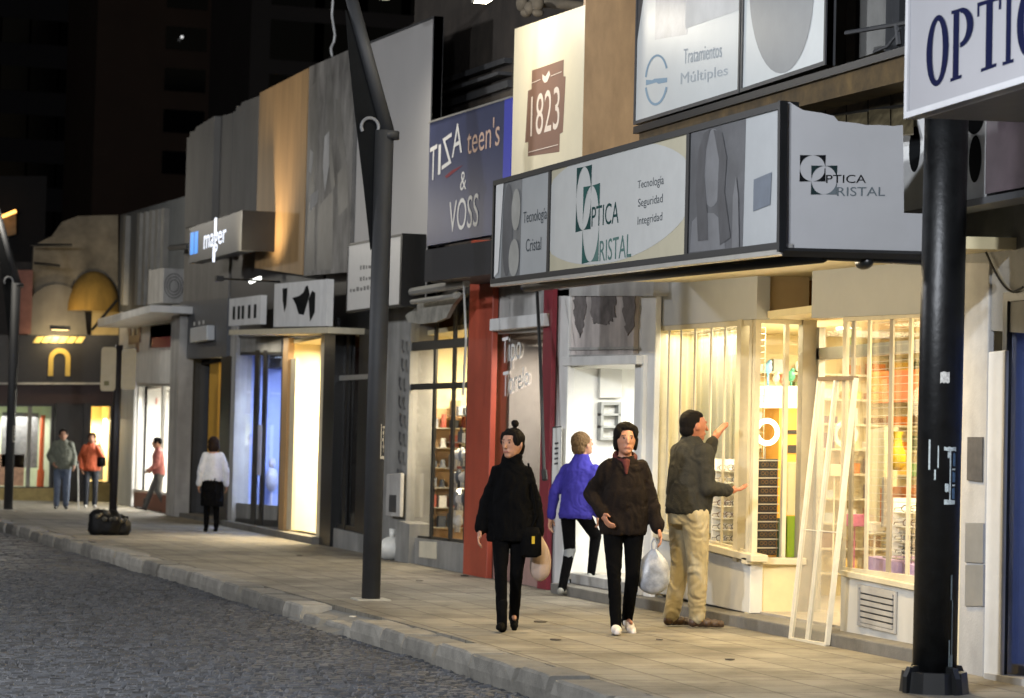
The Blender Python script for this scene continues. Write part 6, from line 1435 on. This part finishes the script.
hair(rB, s, HM, hair_d, .007, [(0, -.024, .034, .088, .09, .094), (0, .02, .082, .066, .062, .036), (.058, .025, .045, .03, .05, .055), (-.058, .025, .045, .03, .05, .055), (.07, -.012, -.015, .022, .045, .07), (-.07, -.012, -.015, .022, .045, .07), (0, -.06, -.03, .075, .05, .085)])
plastic_bag('white and blue plastic bag carried by the person in the dark jacket', onY(654, 549, g.y + .02), .37, .145, .10, mat('white blue plastic', '9aa0ac', .35, var=.55, scale=7), 5)

# C: woman in blue jacket stepping up to the white doorway, seen from behind
g = onZ(573, 596, 0); g.z = 0
armsC = [((.165, .10, 1.30), (.22, .02, 1.05), (.2, .12, .86)), ((-.165, .10, 1.30), (-.245, -.02, 1.06), (-.27, -.03, .82))]
legsC = [((.085, 0, .86), (.08, .30, .62), (.06, .26, .24), (0, 1, 0)), ((-.085, 0, .86), (-.075, .04, .47), (-.07, -.10, .095), (-.05, 1, 0), .1)]
rC, s, hc, HM = person('woman in blue jacket and black leggings stepping up into the white doorway', g, FACE((.75, .65)), 1.66, armsC, legsC, head=(-.35, .25), lean=.10)
jacket(rC, s, [(0, .01, .80, .175, .14), (0, .01, .84, .185, .15), (0, .03, .98, .175, .14), (0, .06, 1.15, .18, .14), (0, .09, 1.30, .195, .13), (0, .1, 1.40, .11, .09), (0, .11, 1.47, .075, .07)], armsC, mat('royal blue shell', '2f2a7c', .85, var=.15, scale=8, spec=.2), .009, (.075, .06, .048), .008, 'jacket')
trousers(rC, s, legsC, black_l, .008, (.086, .06, .044), .003, (.155, .115), ly=.06, low=.025)
bm = B(); kn = Vector(legsC[1][1]) * s; an = Vector(legsC[1][2]) * s; cap(bm, kn.lerp(an, -.02), .064 * s, kn.lerp(an, .2), .058 * s); skin_over('knee_band', bm, mat('grey band', '6f7274', .7, var=.1), rC, .008, 2)
shoes(rC, s, legsC, mat('grey trainers', '8a8a84', .5, var=.2), .007, 1.05)
hair(rC, s, HM, hair_b, .007, [(0, -.022, .03, .09, .095, .092), (0, -.06, -.03, .08, .055, .07)], fold=.008)

# D: man in dark jumper and khaki trousers reaching towards the optician's window
g = onZ(686, 627, 0)
armsD = [((.17, .02, 1.36), (.205, .03, 1.09), (.16, .27, 1.07)), ((-.17, .02, 1.36), (-.18, .24, 1.21), (-.17, .34, 1.47))]
legsD = [((.095, 0, .88), (.10, .03, .48), (.12, .02, .09), (.25, 1, 0)), ((-.095, 0, .88), (-.09, .0, .48), (-.09, -.08, .09), (-.15, 1, 0))]
rD, s, hc, HM = person('man in dark jumper and khaki trousers facing the shop window with one hand raised', g, FACE((1, .22)), 1.83, armsD, legsD, head=(-.1, 0), build=1.15, skin=mat('skin ruddy dark', '9c6248', .55, var=.1, scale=20), hands=((.35, -1), (.25, 1)), hdirs=[((.0, 1, .12), (0, -.1, 1)), ((.1, .55, .8), (-.2, .8, -.4))])
jacket(rD, s, [(0, -.0, .88, .19, .165), (0, .0, .92, .20, .175), (0, .01, 1.05, .205, .175), (0, .02, 1.2, .21, .17), (0, .02, 1.33, .215, .145), (0, .01, 1.42, .13, .11), (0, .01, 1.49, .07, .068)], armsD, mat('dark green grey knit', '32312d', .95, spec=.12, var=.2, scale=10, bump=.3, bscale=90), .010, (.082, .068, .05), .010, 'jumper', .93)
trousers(rD, s, legsD, mat('khaki cotton', 'a09578', .8, var=.15, scale=8), .009, (.112, .082, .066), .010, (.175, .155))
shoes(rD, s, legsD, mat('brown leather', '3f2c1e', .5, var=.15), .007, 1.15)
hair(rD, s, HM, hair_d, .007, [(0, -.022, .02, .0785, .084, .088), (0, .005, .06, .064, .066, .042), (0, -.045, -.035, .066, .056, .06)], fold=.003)

# E: woman in white cardigan and black skirt walking away
g = onZ(211, 532, 0)
armsE = [((.135, 0, 1.36), (.235, -.03, 1.10), (.25, .0, .86)), ((-.135, 0, 1.36), (-.22, -.03, 1.10), (-.235, .02, .86))]
legsE = [((.085, 0, .88), (.085, .03, .48), (.09, .0, .09), (0, 1, 0)), ((-.085, 0, .88), (-.085, .02, .48), (-.09, .0, .09), (0, 1, 0))]
rE, s, hc, HM = person('woman with dark bob in white cardigan and black skirt walking away', g, FACE((.05, 1)), 1.60, armsE, legsE, vox=.012)
jacket(rE, s, [(0, 0, .90, .19, .14), (0, 0, .98, .19, .14), (0, 0, 1.15, .175, .13), (0, 0, 1.31, .165, .12), (0, 0, 1.41, .10, .085)], armsE, mat('white cardigan', 'b9bcc2', .85, var=.1, scale=12), .013, (.075, .062, .055), .010, 'cardigan')
bm = B(); loft(bm, [(0, 0, .46 * s, .20 * s, .17 * s), (0, 0, .5 * s, .205 * s, .17 * s), (0, 0, .8 * s, .195 * s, .15 * s), (0, 0, 1.0 * s, .165 * s, .125 * s)]); skin_over('skirt', bm, black_c, rE, .013, 3, .014)
trousers(rE, s, legsE, black_l, .012, (.08, .06, .045), .0, (.14, .1), 'tights'); shoes(rE, s, legsE, mat('black boots', '0c0b0b'), .011, 1, .05)
hair(rE, s, HM, mat('brown hair', '20150f', .85, var=.3, scale=60, spec=.15), .011, [(0, -.02, .03, .09, .096, .092), (0, -.035, -.05, .095, .07, .10)])

# F, G: couple walking towards us at the far end; F has a white cane
g = onZ(61, 509, 0)
armsF = [((.15, 0, 1.36), (.27, -.04, 1.12), (.20, .1, .98)), ((-.15, 0, 1.36), (-.23, -.03, 1.10), (-.24, .14, .93))]
legsF = [((.09, 0, .88), (.1, .06, .48), (.10, .03, .09), (.1, 1, 0)), ((-.09, 0, .88), (-.095, .02, .48), (-.10, -.05, .09), (-.1, 1, 0))]
rF, s, hc, HM = person('man in grey green jacket and blue jeans walking with a white cane', g, FACE((-.1, -1)), 1.76, armsF, legsF, vox=.013)
jacket(rF, s, [(0, 0, .84, .20, .15), (0, 0, .9, .205, .16), (0, 0, 1.05, .21, .165), (0, 0, 1.2, .205, .155), (0, 0, 1.33, .185, .135), (0, 0, 1.43, .12, .1), (0, 0, 1.48, .085, .08)], armsF, mat('grey green jacket', '5d6156', .7, var=.15, scale=6), .014, (.088, .075, .058), .014, 'jacket')
trousers(rF, s, legsF, mat('blue jeans', '515c70', .8, var=.2, scale=8), .013, (.1, .074, .06), .01, (.175, .14)); shoes(rF, s, legsF, mat('black shoes', '121212', .4, var=.1), .011, 1.1)
hair(rF, s, HM, hair_d, .012, CAPHAIR, fold=.002)
t = thing('walking_cane', 'thin white cane between the man in grey green and the woman in orange', 'cane', onZ(78, 505, 0)); p1 = onY(78, 464, g.y - .25)
bm = B(); bar(bm, Vector((p1.x + .03, p1.y - .1, .0)), p1, .014); part('shaft', bm, mat('white cane paint', 'd5d3cc', .4, var=.05), t); bm = B(); tube(bm, [p1, p1 + Vector((0, 0, .06))], .02); part('grip', bm, M['black'], t)
g = onZ(90, 508, 0)
armsG = [((.14, 0, 1.36), (.25, -.04, 1.12), (.22, .06, .9)), ((-.14, 0, 1.36), (-.23, .1, 1.16), (-.10, .2, 1.38))]
rG, s, hc, HM = person('woman in orange jacket and dark jeans holding a hand up to her chin', g, FACE((-.05, -1)), 1.70, armsG, legsF, vox=.013, head=(-.25, 0))
jacket(rG, s, [(0, 0, .84, .2, .15), (0, 0, .9, .215, .16), (0, 0, 1.05, .205, .155), (0, 0, 1.2, .205, .15), (0, 0, 1.33, .17, .125), (0, 0, 1.42, .11, .09), (0, 0, 1.48, .08, .075)], armsG, mat('orange jacket', 'b4532f', .65, var=.15, scale=6), .014, (.08, .066, .055), .014, 'jacket')
trousers(rG, s, legsF, mat('dark jeans', '232730', .8, var=.2, scale=8), .013, (.095, .068, .055), .006, (.165, .125)); shoes(rG, s, legsF, mat('pale shoes', 'a8a6a0', .5, var=.1), .011, 1)
hair(rG, s, HM, mat('brown hair', '2a1d16'), .012, CAPHAIR + [(0, -.055, -.05, .078, .055, .09)])
t = thing('handbag', 'small black bag hanging at the side of the woman in orange', 'handbag', onY(101, 470, g.y - .1)); c = onY(101.5, 461, g.y - .12)
bm = B(); loft(bm, [(c.x, c.y, c.z - .13, .07, .05), (c.x, c.y, c.z - .1, .1, .06), (c.x, c.y, c.z + .08, .09, .06), (c.x, c.y, c.z + .11, .05, .03)]); part('body', bm, black_c, t, True); bm = B(); tube(bm, [c + Vector((0, 0, .1)), c + Vector((-.08, .05, .5))], .01); part('strap', bm, black_l, t)

# H: person in pink jacket stepping out of the white far shop
g = onX(158, 507, D - .45); g = onZ(158, 512, 0)
armsH = [((.16, .03, 1.36), (.22, -.04, 1.12), (.2, .12, .98)), ((-.16, .03, 1.36), (-.22, .06, 1.10), (-.17, .2, .98))]
legsH = [((.085, 0, .86), (.08, .16, .49), (.08, .30, .11), (0, 1, 0), -.2), ((-.085, 0, .86), (-.08, .02, .47), (-.08, -.2, .12), (0, 1, 0), .35)]
rH, s, hc, HM = person('person in salmon pink jacket and grey trousers striding past the white far shop', g, FACE((-1, .15)), 1.62, armsH, legsH, vox=.014, lean=.04)
jacket(rH, s, [(0, 0, .84, .17, .14), (0, 0, .9, .18, .15), (0, .02, 1.1, .18, .145), (0, .03, 1.32, .19, .13), (0, .03, 1.42, .1, .09), (0, .03, 1.47, .07, .07)], armsH, mat('salmon jacket', 'a8625a', .7, var=.2, scale=6), .014, (.075, .062, .052), .012, 'jacket')
trousers(rH, s, legsH, mat('grey trousers', '55534f', .8, var=.2, scale=8), .014, (.095, .07, .06), .008, (.16, .13)); shoes(rH, s, legsH, mat('brown boots', '3a2a22', .6, var=.2), .012, 1.1, .1, 'boot')
hair(rH, s, HM, hair_d, .013, CAPHAIR)
